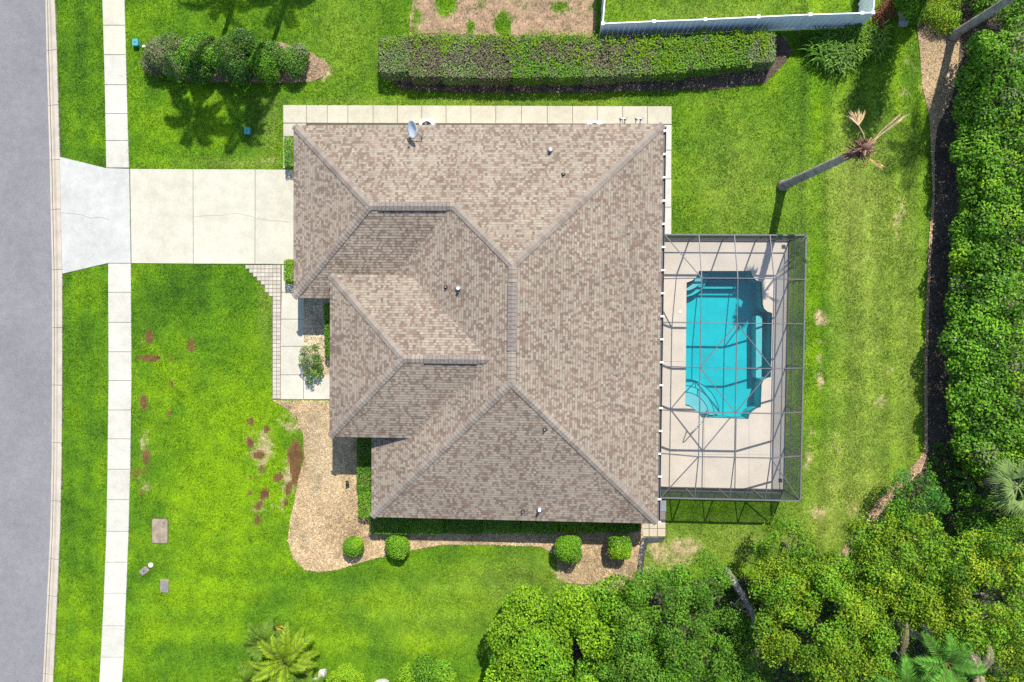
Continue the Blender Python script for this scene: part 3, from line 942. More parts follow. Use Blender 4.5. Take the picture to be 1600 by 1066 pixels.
ZR, ZG, ZEN = ZE + PITCH * 7.625, ZE + PITCH * 4.575, ZE2 + PITCH * 4.225
RUNS = [('hip', NWc, ZE, GA, ZG), ('hip', NEc, ZE, RNp, ZR), ('hip', SEc, ZE, RSp, ZR), ('hip', SWc, ZE, RSp, ZR), ('hip', GSW, ZE, GA, ZG), ('hip', ENW, ZE2, EA, ZEN), ('hip', ESW, ZE2, EA, ZEN), ('hip', GE, ZG, RNp, ZR),
        ('ridge', GA, ZG, GE, ZG), ('ridge', RSp, ZR, RNp, ZR), ('ridge', EA, ZEN, ERE, ZEN)]
cap_mesh = {}
for kind, drop in (('hip', PITCH / math.sqrt(2)), ('ridge', PITCH)):
    for v in range(7):
        L_, wv = .262, .195
        t0, t1 = .046, .014
        vs = []
        for s_, t in ((0, t0), (L_, t1)):
            vs += [(s_, -wv, t - wv * drop), (s_, 0, t + .006), (s_, wv, t - wv * drop), (s_, wv, t - wv * drop - .018), (s_, -wv, t - wv * drop - .018)]
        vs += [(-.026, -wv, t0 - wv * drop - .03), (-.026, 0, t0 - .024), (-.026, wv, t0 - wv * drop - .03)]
        k = R0.uniform(.86, 1.04)
        cc = (.218 * k, .184 * k, .152 * k) if v < 5 else (.192 * k, .152 * k, .126 * k)
        q_ = MB().add(vs, [(0, 5, 6, 1), (1, 6, 7, 2), (2, 7, 8, 3), (5, 0, 4, 9)], cc)
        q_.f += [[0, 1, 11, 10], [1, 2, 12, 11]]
        q_.c += [(.105, .09, .076)] * 2  # dark strip along the cap's front, painting in the shadow line at each lap
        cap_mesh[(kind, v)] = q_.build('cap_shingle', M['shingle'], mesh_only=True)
ncap = 0
extra = MB()
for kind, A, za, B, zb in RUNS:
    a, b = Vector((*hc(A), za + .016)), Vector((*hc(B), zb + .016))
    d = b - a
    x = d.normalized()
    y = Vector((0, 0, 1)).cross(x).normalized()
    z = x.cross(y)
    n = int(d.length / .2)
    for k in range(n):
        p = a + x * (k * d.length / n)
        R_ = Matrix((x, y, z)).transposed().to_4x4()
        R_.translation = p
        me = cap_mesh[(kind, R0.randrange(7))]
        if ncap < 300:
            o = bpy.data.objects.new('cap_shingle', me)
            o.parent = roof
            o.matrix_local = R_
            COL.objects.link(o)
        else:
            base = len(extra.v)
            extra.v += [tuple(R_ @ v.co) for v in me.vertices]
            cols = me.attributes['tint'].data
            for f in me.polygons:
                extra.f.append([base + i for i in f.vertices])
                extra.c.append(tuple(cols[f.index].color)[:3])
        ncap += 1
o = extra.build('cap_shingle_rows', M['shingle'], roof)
o['kind'] = 'stuff'

# ridge vents under their own caps, standing proud of the ridge
M['ridgevent'] = mat('ridge_vent_cap', (.165, .14, .12), .85, .15, noise=((9, 3, .75, 1.2),))
for A, B, zz in (((-8.45, 5.825), (-4.95, 5.825), ZG), ((-5.9, -1.825), (-3.25, -1.825), ZEN), ((-1.545, -1.35), (-1.545, 1.95), ZR)):
    a, b = Vector((*hc(A), zz + .03)), Vector((*hc(B), zz + .03))
    x = (b - a).normalized()
    y = Vector((0, 0, 1)).cross(x)
    o = MB()
    for s_ in (-1, 1):
        vs = [a, b, b + y * s_ * .21 - Vector((0, 0, .075)), a + y * s_ * .21 - Vector((0, 0, .075))]
        top = [v + Vector((0, 0, .05)) for v in vs]
        fs = [(0, 1, 2, 3), (7, 6, 5, 4), (0, 4, 5, 1), (1, 5, 6, 2), (2, 6, 7, 3), (3, 7, 4, 0)]
        o.add(vs + top, fs if s_ < 0 else [f[::-1] for f in fs])
    o = o.build('ridge_vent', M['dark'], roof)
    n = int((b - a).length / .2)
    for k in range(n):
        p = a + x * (k * (b - a).length / n) + Vector((0, 0, .045))
        if ncap >= 0:
            R_ = Matrix((x, y, Vector((0, 0, 1)))).transposed().to_4x4()
            R_.translation = p
            ob = bpy.data.objects.new('vent_cap', bpy.data.meshes.get('vent_cap') or None)
            if ob.data is None:
                w_, L2 = .225, .19
                vs = []
                for s2, t in ((0, .022), (L2, .008)):
                    vs += [(s2, -w_, t - w_ * .36), (s2, 0, t), (s2, w_, t - w_ * .36)]
                ob = bpy.data.objects.new('vent_cap', MB().add(vs, [(0, 3, 4, 1), (1, 4, 5, 2), (1, 2, 0)]).build('vent_cap', M['ridgevent'], mesh_only=True))
            ob.parent = roof
            ob.matrix_local = R_
            COL.objects.link(ob)


# plumbing stacks and exhaust hoods on the roof: photo point and a guess of the height from its roof plane
def on_roof(px, py):
    best = None
    z = 4.0
    for _ in range(12):
        x, y = L_of(W(px, py, z))
        best = -1
        for org, al, up, ze, parts in PLANES:
            for q in parts:
                if in_poly(np.array([x]), np.array([y]), q)[0]:
                    best = max(best, ze + PITCH * ((x - org[0]) * up[0] + (y - org[1]) * up[1]))
        z = best if best > 0 else z
    return x - HC[0], y - HC[1], z


for px, py in ((860, 236), (717, 451), (843, 795)):
    x, y, z = on_roof(px, py)
    mb = MB()
    mb.tube([(x, y, z - .05), (x, y, z + .38)], [.075, .075], 12)
    o = mb.build('vent_pipe', M['white'], roof)
    MB().lathe([(.2, .0), (.14, .07), (.085, .13)], 16, (x, y, z)).build('flashing', M['grey'], roof)
for px, py in ((880, 273), (697, 449), (851, 671), (817, 799)):
    x, y, z = on_roof(px, py)
    MB().tube([(x, y, z - .05), (x, y, z + .22)], .045, 10).build('vent_pipe', M['grey'], roof)
    MB().lathe([(.12, .0), (.09, .05), (.05, .09)], 14, (x, y, z)).build('flashing', M['dark'], roof)

# rain gutter along the back eave, with white straps
ga, gb = (6.10 - HC[0]), (6.27 - HC[0])
mb = MB()
mb.box(ga, gb, -10.5, 10.35, 2.40, 2.425)
mb.box(gb - .02, gb, -10.5, 10.35, 2.426, 2.565)
mb.box(ga, ga + .018, -10.5, 10.35, 2.426, 2.56)
gut = mb.build('gutter', M['bronze'], house)
for k in range(18):
    y = 10.1 - k * 1.21
    MB().box(ga - .06, gb + .03, y - .045, y + .045, 2.567, 2.59).build('strap', M['white'], gut)
MB().box(gb - .13, gb - .01, 9.9, 10.15, 0.03, 2.40).build('downpipe', M['white'], gut)

# ------------------------------------------------------------------ satellite dish on the roof
x, y, z = on_roof(660, 216)
ds = empty('satellite_dish', HL(x + HC[0], y + HC[1], z + .01), HTH)
ds.scale = (1.02, 1.02, 1.02)
tag(ds, 'pale grey satellite dish on a bent mast at the roof edge', 'satellite dish')
top = Vector((-.30, .28, .62))
MB().tube([(0, 0, 0), (0, 0, .3), (-.12, .1, .5), top], .028, 10).build('mast', M['rail'], ds, True)
MB().box(-.12, .12, -.1, .1, 0, .02).build('foot_plate', M['grey'], ds)
n_ = Vector((-.62, -.30, .72)).normalized()
u_ = n_.cross(Vector((-.35, -.93, 0))).normalized()
v_ = n_.cross(u_).normalized()
mb = MB()
vs, fs = [], []
cen = top + n_ * .06
for j in range(7):
    r = j / 6
    for k in range(28):
        a = 2 * math.pi * k / 28
        vs.append(cen + u_ * math.cos(a) * r * .34 + v_ * math.sin(a) * r * .46 + n_ * (r * r * .10))
for j in range(6):
    for k in range(28):
        k2 = (k + 1) % 28
        fs.append((j * 28 + k, j * 28 + k2, j * 28 + 28 + k2, j * 28 + 28 + k))
m0 = len(vs)
vs += [p - n_ * .018 for p in vs]
fs += [tuple(m0 + i for i in f[::-1]) for f in fs]
fs += [(6 * 28 + k, 6 * 28 + (k + 1) % 28, m0 + 6 * 28 + (k + 1) % 28, m0 + 6 * 28 + k) for k in range(28)]
mb.add(vs, fs).build('reflector', M['dish'], ds, True)
sgn = -1 if v_.y > 0 else 1
foot = cen + v_ * sgn * .44 + n_ * .09
lnb = foot + n_ * .22 - v_ * sgn * .05
MB().tube([foot - n_ * .1, foot + n_ * .08, lnb], .016, 8).build('feed_arm', M['dark'], ds, True)
MB().tube([lnb - n_ * .02, lnb - v_ * sgn * .12], [.05, .035], 10).build('receiver', mat('amber_plastic', (.45, .24, .04), .5), ds, True)
MB().tube([(-.02, -.02, .02), (-.22, .12, .40)], .014, 6).build('brace', M['rail'], ds)


# ------------------------------------------------------------------ air conditioners and pool equipment on the north side
def ac_unit(px, py, label, sz=.85, hgt=.85):
    o = empty('air_conditioner', W(px, py, 0) + Vector((0, 0, .03)), HTH)
    tag(o, label, 'air conditioner', 'air conditioners on the north side')
    q = []
    for cx_, cy_, a0 in ((1, 1, 0), (-1, 1, 90), (-1, -1, 180), (1, -1, 270)):
        for t in (0, 30, 60, 90):
            a = math.radians(a0 + t)
            q.append((cx_ * (sz / 2 - .1) + .1 * math.cos(a), cy_ * (sz / 2 - .1) + .1 * math.sin(a)))
    MB().prism(q, .0, hgt, .02).build('casing', M['galv'], o)
    MB().lathe([(.33, hgt + .002), (.33, hgt + .03), (.30, hgt + .035), (.30, hgt + .004)], 28).build('fan_ring', M['galv'], o)
    MB().lathe([(.295, hgt + .001), (.29, hgt + .006)], 28).build('fan_well', M['dark'], o)
    for k in range(4):
        a = k * math.pi / 2 + .4
        d, e = Vector((math.cos(a), math.sin(a), 0)), Vector((-math.sin(a), math.cos(a), 0))
        b0 = Vector((0, 0, hgt + .014))
        MB().add([b0 + d * .05 - e * .03, b0 + d * .26 - e * .09, b0 + d * .27 + e * .06 + Vector((0, 0, .012)), b0 + d * .05 + e * .03 + Vector((0, 0, .008))], [(0, 1, 2, 3), (3, 2, 1, 0)]).build('fan_blade', M['grey'], o)
    for r in (.08, .16, .24):
        ring = [(r * math.cos(t * math.pi / 12), r * math.sin(t * math.pi / 12), hgt + .032) for t in range(25)]
        MB().tube(ring, .006, 5, cap=False).build('grille_ring', M['dark'], o)
    for k in range(8):
        a = k * math.pi / 4
        MB().bar((0, 0, hgt + .032), (.3 * math.cos(a), .3 * math.sin(a), hgt + .032), .008).build('grille_bar', M['dark'], o)
    return o


ac_unit(671, 205, 'pale grey air conditioner beside the satellite dish')
ac_unit(927, 208, 'whitish air conditioner left of the pool pumps')
for k, (px, lab) in enumerate(((972, 'black pool pump with white pipes, nearer the air conditioner'), (996, 'black pool pump with white pipes, nearer the back corner of the house'))):
    o = empty('pool_pump', W(px, 199) + Vector((0, 0, .03)), HTH)
    tag(o, lab, 'pool pump', 'pool pumps on the north side')
    MB().tube([(-.38, -.05, .22), (-.05, -.05, .22)], [.12, .13], 14).build('motor', M['dark'], o, True)
    MB().lathe([(.13, .04), (.15, .1), (.15, .34), (.11, .38), (.10, .44), (.03, .46)], 18, (.10, -.05, 0)).build('strainer', M['dark'], o, True)
    MB().box(-.45, .3, -.2, .12, 0, .06).build('base', M['grey'], o)
    MB().tube([(.10, .02, .30), (.10, .22, .34), (.10, .26, .55), (.10, .24, .75)], .035, 10).build('pipe', M['white'], o, True)
    MB().tube([(-.15, .0, .30), (-.15, .22, .34), (-.15, .26, .75), (.10, .26, .78)], .035, 10).build('pipe', M['white'], o, True)
    for xx in (-.15, .10):
        v = MB().lathe([(.055, .5), (.065, .55), (.065, .66), (.03, .70)], 12, (xx, .26, 0)).build('valve', M['dark'], o, True)
        MB().bar((xx - .11, .26, .72), (xx + .11, .29, .74), .035, .03).build('valve_handle', M['dark'], v)

# ------------------------------------------------------------------ pool deck, pool and water
dx0, dx1, dy0, dy1 = DECK_L
pool_w = [W(x, y) for x, y in POOL]
a = sum(pool_w[i].x * pool_w[(i + 1) % len(pool_w)].y - pool_w[(i + 1) % len(pool_w)].x * pool_w[i].y for i in range(len(pool_w)))
if a < 0:
    pool_w = pool_w[::-1]


def with_hole(outer, inner, z):
    bm = bmesh.new()
    ed = []
    for loop in (outer, inner):
        vs = [bm.verts.new((p[0], p[1], z)) for p in loop]
        ed += [bm.edges.new((vs[i], vs[(i + 1) % len(vs)])) for i in range(len(vs))]
    bmesh.ops.triangle_fill(bm, edges=ed, use_beauty=True)
    return bm


outer = [HL(5.4, dy0), HL(dx1, dy0), HL(dx1, dy1), HL(5.4, dy1)]
bm = with_hole(outer, pool_w, .045)
# outer edge of the slab
e = [x for x in bm.edges if x.is_boundary]
r = bmesh.ops.extrude_edge_only(bm, edges=e)
bmesh.ops.translate(bm, verts=[v for v in r['geom'] if isinstance(v, bmesh.types.BMVert)], vec=(0, 0, -.13))
bmesh.ops.recalc_face_normals(bm, faces=bm.faces[:])
me = bpy.data.meshes.new('pool_deck')
bm.to_mesh(me)
bm.free()
deck = tag(link('pool_deck', me, None, M['deck']), 'beige coated concrete deck round the swimming pool', kind='structure')
for pts in ([W(1033, 503), W(1071, 503)], [W(1033, 565), W(1071, 565)], [W(1206, 620), W(1234, 620)], [W(1100, 656), W(1100, 765)], [W(1170, 656), W(1170, 765)], [W(1033, 709), W(1228, 711)]):
    MB().bar(pts[0] + Vector((0, 0, .0455)), pts[1] + Vector((0, 0, .0455)), .012, .004).build('joint', mat('deck_joint', (.22, .19, .16), .9) if 'deck_joint' not in bpy.data.materials else bpy.data.materials['deck_joint'], deck)

pc = W(1137, 540)
pool = empty('swimming_pool', (pc.x, pc.y, -1.45))
tag(pool, 'turquoise swimming pool with notched corners and curved steps inside the screen cage', 'swimming pool')


def rel(p, z):
    return (p[0] - pc.x, p[1] - pc.y, z + 1.45)


n = len(pool_w)
mb = MB()
mb.add([rel(p, -.09) for p in pool_w] + [rel(p, -1.35) for p in pool_w], [(i, n + i, n + (i + 1) % n, (i + 1) % n) for i in range(n)] + [tuple(range(n, 2 * n))])
mb.build('basin', M['plaster'], pool)
mb = MB().add([rel(p, .02) for p in inset(pool_w, .012)] + [rel(p, -.24) for p in inset(pool_w, .012)], [(i, n + i, n + (i + 1) % n, (i + 1) % n) for i in range(n)])
mb.build('tile_band', M['tile'], pool)
wq = inset(pool_w, -.05)          # reaches a little into the basin walls, so that no air is left between
bm = bmesh.new()
vt = [bm.verts.new(rel(p, -.10)) for p in wq]
vb = [bm.verts.new(rel(p, -1.6)) for p in wq]
bm.faces.new(vt)
bm.faces.new(vb[::-1])
for i in range(n):
    bm.faces.new((vt[i], vb[i], vb[(i + 1) % n], vt[(i + 1) % n]))
bmesh.ops.triangulate(bm, faces=bm.faces[:])
bmesh.ops.recalc_face_normals(bm, faces=bm.faces[:])
me = bpy.data.meshes.new('water')
bm.to_mesh(me)
bm.free()
me.materials.append(M['water'])
link('water', me, pool)


def c8(x, y):
    return W(1010 + x / 3.553, 340 + y / 3.553)


def c9(x, y):
    return W(1010 + x / 3.553, 580 + y / 3.553)


def step(pts, ztop, name='step'):
    q = [Vector(p) for p in pts]
    a = sum(q[i].x * q[(i + 1) % len(q)].y - q[(i + 1) % len(q)].x * q[i].y for i in range(len(q)))
    if a < 0:
        q = q[::-1]
    MB().prism([rel(p, 0)[:2] for p in q], .10, 1.45 + ztop).build(name, M['plaster'], pool)


def sector(cen, r, a0, a1, k=10):
    return [(cen[0] + r * math.cos(math.radians(a0 + (a1 - a0) * i / k)), cen[1] + r * math.sin(math.radians(a0 + (a1 - a0) * i / k)), 0) for i in range(k + 1)]


scx, scy = c9(216, 257).x, c9(216, 257).y                 # south-west corner steps
for r, zt in ((1.05, -.36), (.0, 0)):
    pass
for r0, zt in ((1.42, -.35), (1.78, -.62), (2.14, -.90)):
    inner = .66 if zt > -.4 else None
    arc = sector((scx, scy), r0, 2, 88)
    base = sector((scx, scy), .70, 88, 2)
    step(arc + base, zt - .002 * r0)
    MB().tube([rel(p, zt + .006) for p in sector((scx, scy), r0 - .02, 4, 86, 14)], .018, 6).build('step_edge', M['tile'], pool)
ncx, ncy = c8(222, 297).x, c8(222, 297).y                 # north-west corner seat
for r0, zt in ((1.08, -.42), (1.42, -.80)):
    step(sector((ncx, ncy), r0, -2, -88) + sector((ncx, ncy), .70, -88, -2), zt)
step([c8(300, 374), c8(525, 374), c8(525, 390), c8(300, 390)], -1.0, 'bench')
step([c8(622, 545), c8(657, 545), c8(653, 893), c8(622, 893)], -.45, 'bench')

# pool handrail
hr = empty('pool_handrail', c9(222, 335) + Vector((0, 0, .045)))
tag(hr, 'bent metal handrail reaching from the deck over the pool steps', 'handrail')
A, B = c9(222, 335), c9(345, 222)
d = (B - A)
pts = [(0, 0, 0), (0, 0, .75), d * .06 + Vector((0, 0, .86)), d * .16 + Vector((0, 0, .88)), d * .5 + Vector((0, 0, .70)), d * .85 + Vector((0, 0, .45)), d * .97 + Vector((0, 0, .2)), d + Vector((0, 0, -.3)), d + Vector((0, 0, -.55))]
MB().tube(pts, .026, 10).build('rail', M['rail'], hr, True)
MB().lathe([(.06, .0), (.055, .015), (.03, .02)], 14).build('flange', M['rail'], hr)

for (px, py, lab) in ((1224, 386, 'small dark square drain grate in the north-east deck corner'), (1219, 750.5, 'small dark square drain grate in the south-east deck corner')):
    p = W(px, py)
    o = empty('deck_drain', (p.x, p.y, .046), HTH)
    tag(o, lab, 'drain', 'deck drains')
    MB().box(-.11, .11, -.11, .11, 0, .006).build('frame', M['grey'], o)
    for k in range(5):
        MB().box(-.09, .09, -.085 + k * .038, -.065 + k * .038, .007, .012).build('bar', M['dark'], o)
p = W(1062, 488)
tag(MB().lathe([(.085, 0), (.09, .006), (.08, .014), (.03, .016)], 24).build('skimmer_lid', M['white'], None, True, (p.x, p.y, .046)), 'round white skimmer lid in the deck left of the pool', 'skimmer lid')

# ------------------------------------------------------------------ screened pool cage
CX = [6.27, 8.05, 9.88, 11.71, 13.55]
CY = [4.70, 2.39, .09, -2.21, -4.52, -6.82, -9.20]
ZW, ZT = 2.5, 3.3
cage = empty('pool_cage', HL(9.9, -2.2, .045), HTH)
tag(cage, 'grey aluminium screen enclosure with a raised mansard roof over the pool', 'pool cage')
OX, OY, OZ = 9.9, -2.2, .045


def cz(i, j):
    if 1 <= i <= 3 and 1 <= j <= 5:
        return ZT
    return 2.58 if i == 0 and 1 <= j <= 5 else ZW


def cp(i, j):
    return Vector((CX[i] - OX, CY[j] - OY, cz(i, j) - OZ))


def member(a, b, w=.055, h=.09, name='beam'):
    MB().bar(a, b, w, h).build(name, M['bronze'], cage)


for j in range(1, 6):
    for i in range(4):
        member(cp(i, j), cp(i + 1, j), .045, .11, 'beam')
for i in (1, 2, 3):
    for j in range(6):
        member(cp(i, j), cp(i, j + 1), .038, .07, 'purlin')
for i in range(4):
    member(cp(i, 0), cp(i + 1, 0), .07, .09, 'top_rail')
    member(cp(i, 6), cp(i + 1, 6), .07, .09, 'top_rail')
for j in range(6):
    member(cp(4, j), cp(4, j + 1), .07, .09, 'top_rail')
for a, b in (((0, 0), (1, 1)), ((4, 0), (3, 1)), ((0, 6), (1, 5)), ((4, 6), (3, 5)), ((2, 2), (1, 3)), ((2, 2), (3, 3)), ((1, 3), (2, 4)), ((3, 3), (2, 4))):
    member(cp(*a), cp(*b), .04, .06, 'brace')
for (i, j) in [(i, 0) for i in range(5)] + [(i, 6) for i in range(5)] + [(4, j) for j in range(1, 6)]:
    t = cp(i, j)
    member(Vector((t.x, t.y, 0)), t - Vector((0, 0, .045)), .065, .065, 'post')
for (a, b) in [((i, j), (i + 1, j)) for j in (0, 6) for i in range(4)] + [((4, j), (4, j + 1)) for j in range(6)]:
    A, B = cp(*a), cp(*b)
    for zz, hh in ((.05, .09), (.86, .05)):
        member(Vector((A.x, A.y, zz)), Vector((B.x, B.y, zz)), .045, hh, 'bottom_rail' if zz < .5 else 'chair_rail')


def panel(pts, m):
    MB().add(pts, [tuple(range(len(pts)))]).build('screen_panel', M[m], cage)


for j in range(6):
    for i in range(4):
        q = [cp(i, j), cp(i + 1, j), cp(i + 1, j + 1), cp(i, j + 1)]
        q = [p - Vector((0, 0, .012)) for p in q]
        if (i, j) in ((0, 0), (3, 5)):
            panel([q[0], q[1], q[2]], 'screen'); panel([q[0], q[2], q[3]], 'screen')
        elif (i, j) in ((3, 0), (0, 5)):
            panel([q[0], q[1], q[3]], 'screen'); panel([q[1], q[2], q[3]], 'screen')
        else:
            panel(q, 'screen')
for (a, b) in [((i, j), (i + 1, j)) for j in (0, 6) for i in range(4)] + [((4, j), (4, j + 1)) for j in range(6)]:
    A, B = cp(*a), cp(*b)
    panel([Vector((A.x, A.y, .1)), Vector((B.x, B.y, .1)), B - Vector((0, 0, .05)), A - Vector((0, 0, .05))], 'screen')

# ------------------------------------------------------------------ white vinyl fence of the neighbour
FT = 1.83
fn = [(947, -60), (945.5, -8), (942, 37), (1022, 33.5), (1102, 30.5), (1185, 26.5), (1266, 23), (1347, 20.6), (1364, 20), (1368, -18), (1374, -60)]
fw = [W(x, y, FT) for x, y in fn]
fence = empty('vinyl_fence', (fw[2].x, fw[2].y, 0))
tag(fence, 'white vinyl privacy fence with capped posts at the top edge', 'fence')
o0 = Vector((fw[2].x, fw[2].y, 0))
for p in fw:
    q = Vector((p.x, p.y, 0)) - o0
    po = MB().box(q.x - .065, q.x + .065, q.y - .065, q.y + .065, 0, FT + .02).build('post', M['vinyl'], fence)
    MB().box(q.x - .085, q.x + .085, q.y - .085, q.y + .085, FT + .021, FT + .045).add([(q.x - .075, q.y - .075, FT + .046), (q.x + .075, q.y - .075, FT + .046), (q.x + .075, q.y + .075, FT + .046), (q.x - .075, q.y + .075, FT + .046), (q.x, q.y, FT + .085)],
                                                                                             [(0, 1, 4), (1, 2, 4), (2, 3, 4), (3, 0, 4)]).build('post_cap', M['vinyl'], po)
for a, b in zip(fw[:-1], fw[1:]):
    A, B = Vector((a.x, a.y, 0)) - o0, Vector((b.x, b.y, 0)) - o0
    d = (B - A).normalized()
    A, B = A + d * .066, B - d * .066
    for zz in (.12, FT - .05):
        MB().bar(A + Vector((0, 0, zz)), B + Vector((0, 0, zz)), .05, .14).build('rail', M['vinyl'], fence)
    L_ = (B - A).length
    k = max(1, int(L_ / .28))
    for i in range(k):
        p, q = A + d * (L_ * i / k + .004), A + d * (L_ * (i + 1) / k - .004)
        MB().bar(p + Vector((0, 0, .95)), q + Vector((0, 0, .95)), .024, 1.5).build('board', M['vinyl'], fence)

# ------------------------------------------------------------------ small things in the lawn
def rbox(w, d, r, k=4):
    q = []
    for cx_, cy_, a0 in ((1, 1, 0), (-1, 1, 90), (-1, -1, 180), (1, -1, 270)):
        for t in range(k + 1):
            a = math.radians(a0 + 90 * t / k)
            q.append((cx_ * (w / 2 - r) + r * math.cos(a), cy_ * (d / 2 - r) + r * math.sin(a)))
    return q


def utility_box(px, py, lab, rz):
    o = empty('utility_box', W(px, py), rz)
    tag(o, lab, 'utility box', 'teal utility boxes on the north lawn')
    b = MB().prism(rbox(.30, .36, .05), 0, .24, .02).build('body', M['teal'], o)
    MB().prism(rbox(.34, .40, .06), .241, .28, .02).build('lid', M['teal'], o)
    MB().box(-.04, .04, -.02, .02, .281, .296).build('lid_lock', M['dark'], o)


utility_box(215, 69, 'small teal utility box beside the sidewalk near the shrub island', .05)
utility_box(389, 206, 'small teal utility box in the palm shadow on the north lawn', -.1)
tag(MB().lathe([(.09, 0), (.09, .10), (.06, .15), (.01, .17)], 16).build('marker_cap', M['white'], None, True, W(226, 74)), 'small round white cap at the left tip of the shrub island', 'marker cap')
o = empty('access_lid', W(250, 830), -.02)
tag(o, 'large tan concrete access lid flush in the front lawn', 'access lid')
MB().prism(rbox(1.02, 1.52, .12), -.04, .012, .01).build('rim', M['joint'], o)
MB().prism(rbox(.93, 1.43, .10), -.04, .045, .015).build('lid', M['pad'], o)
for yy in (-.5, .5):
    MB().lathe([(.035, .046), (.03, .05)], 12, (.25, yy, 0)).build('lift_hole', M['dark'], o)
o = empty('meter_box', W(225.5, 892), math.radians(38))
tag(o, 'small tilted grey water meter box beside a round white cap', 'meter box')
MB().prism(rbox(.52, .36, .05), -.04, .05, .012).build('rim', M['pad'], o)
MB().prism(rbox(.42, .27, .04), -.04, .058, .008).build('lid', M['grey'], o)
MB().lathe([(.05, .059), (.045, .064)], 14).build('reader_cap', M['dark'], o)
tag(MB().lathe([(.15, 0), (.15, .05), (.12, .075), (.02, .08)], 22).build('cover_disc', mat('cream_plastic', (.60, .55, .42), .5), None, True, W(236, 883)), 'round cream cap beside the tilted meter box', 'round cap')
o = empty('valve_box', W(257, 915.5), -.03)
tag(o, 'small dark grey rectangular valve box lid below the meter box', 'valve box')
MB().prism(rbox(.50, .78, .04), -.04, .03, .012).build('rim', M['pad'], o)
MB().prism(rbox(.38, .66, .03), -.04, .042, .01).build('lid', M['grey'], o)
o = empty('garden_light', W(545, 753))
tag(o, 'small black garden spotlight on the mulch near the front hedge', 'garden light')
MB().tube([(0, 0, 0), (0, 0, .2)], .02, 8).build('stake', M['dark'], o)
MB().tube([(-.05, .1, .24), (.02, -.12, .34)], [.07, .11], 14).build('lamp_head', M['dark'], o, True)

# ------------------------------------------------------------------ plants
def leaf_mesh(name, p, nrm, L, Wd, col, g, fold=.12):
    """one small folded four-cornered leaf at every point"""
    n = len(p)
    nrm = nrm / np.maximum(np.linalg.norm(nrm, axis=1, keepdims=True), 1e-6)
    t = g.normal(size=(n, 3))
    t -= nrm * (t * nrm).sum(1, keepdims=True)
    t /= np.maximum(np.linalg.norm(t, axis=1, keepdims=True), 1e-6)
    b = np.cross(nrm, t)
    l = L * g.uniform(.65, 1.3, (n, 1))
    w = Wd * g.uniform(.7, 1.25, (n, 1))
    v = np.stack([p - t * l * .5, p + b * w * .5 + nrm * w * fold - t * l * .05, p + t * l * .5 - nrm * l * .12, p - b * w * .5 + nrm * w * fold - t * l * .05], 1).reshape(-1, 3)
    return np_mesh(name, v, np.arange(4 * n).reshape(-1, 4), col)


def cloud(lobes, dens, g, p=2.0, up=.45, depth=.22, zmin=.03, low=-.35, inner=.12, jn=.34, fuzz=0.0):
    """points and normals spread through the outer shell of overlapping lobes (x, y, z, rx, ry, rz)"""
    P, N, I = [], [], []
    lb = np.array(lobes, float)
    for i, (x, y, z, rx, ry, rz) in enumerate(lb):
        area = 4 * math.pi * (((rx * ry) ** 1.6 + (rx * rz) ** 1.6 + (ry * rz) ** 1.6) / 3) ** (1 / 1.6)
        n = int(area * dens * (1.35 if p > 3 else 1))
        d = g.normal(size=(n, 3))
        d /= np.linalg.norm(d, axis=1, keepdims=True)
        d = d[d[:, 2] > low - .3 * g.random(len(d))]
        if p > 3:      # even cover of a boxy shape: start from the box and round it
            d = d * np.array([rx, ry, rz])[None] ** .0
        sc = 1 / (np.abs(d) ** p).sum(1, keepdims=True) ** (1 / p)
        dep = 1 - np.abs(g.normal(0, depth, (len(d), 1)))
        ins = g.random((len(d), 1)) < inner
        dep = np.where(ins, g.uniform(.3, .9, (len(d), 1)), dep)
        r = np.array([rx, ry, rz])
        q = d * sc * dep * r
        nn = np.sign(d) * np.abs(d * sc) ** (p - 1) / r
        P.append(q + (x, y, z))
        N.append(nn / np.maximum(np.linalg.norm(nn, axis=1, keepdims=True), 1e-6))
        I.append(np.full(len(d), i))
    P, N, I = np.vstack(P), np.vstack(N), np.concatenate(I)
    keep = P[:, 2] > zmin
    if len(lb) <= 260:
        for i, (x, y, z, rx, ry, rz) in enumerate(lb):
            near = (np.abs(P[:, 0] - x) < rx) & (np.abs(P[:, 1] - y) < ry) & keep & (I != i)
            k = np.where(near)[0]
            if len(k):
                dd = (np.abs((P[k] - (x, y, z)) / (rx, ry, rz)) ** p).sum(1)
                keep[k[dd < .42]] = False
    P, N, I = P[keep], N[keep], I[keep]
    P = P + g.normal(0, fuzz, P.shape) if fuzz else P
    N = N * (1 - up) + np.array([0, 0, up]) + g.normal(0, jn, N.shape)
    return P, N, I


def tints(pal, n, I, g, lobejit=.16, jit=.28):
    cols = np.array([c_ for c_, _ in pal])
    w = np.array([w_ for _, w_ in pal], float)
    k = g.choice(len(pal), n, p=w / w.sum())
    kl = g.choice(len(pal), I.max() + 1, p=w / w.sum())[I]
    k = np.where(g.random(n) < .55, kl, k)
    c_ = cols[k]
    lj = g.uniform(1 - lobejit, 1 + lobejit, I.max() + 1)[I][:, None]
    return c_ * g.uniform(1 - jit, 1 + jit, (n, 1)) * lj


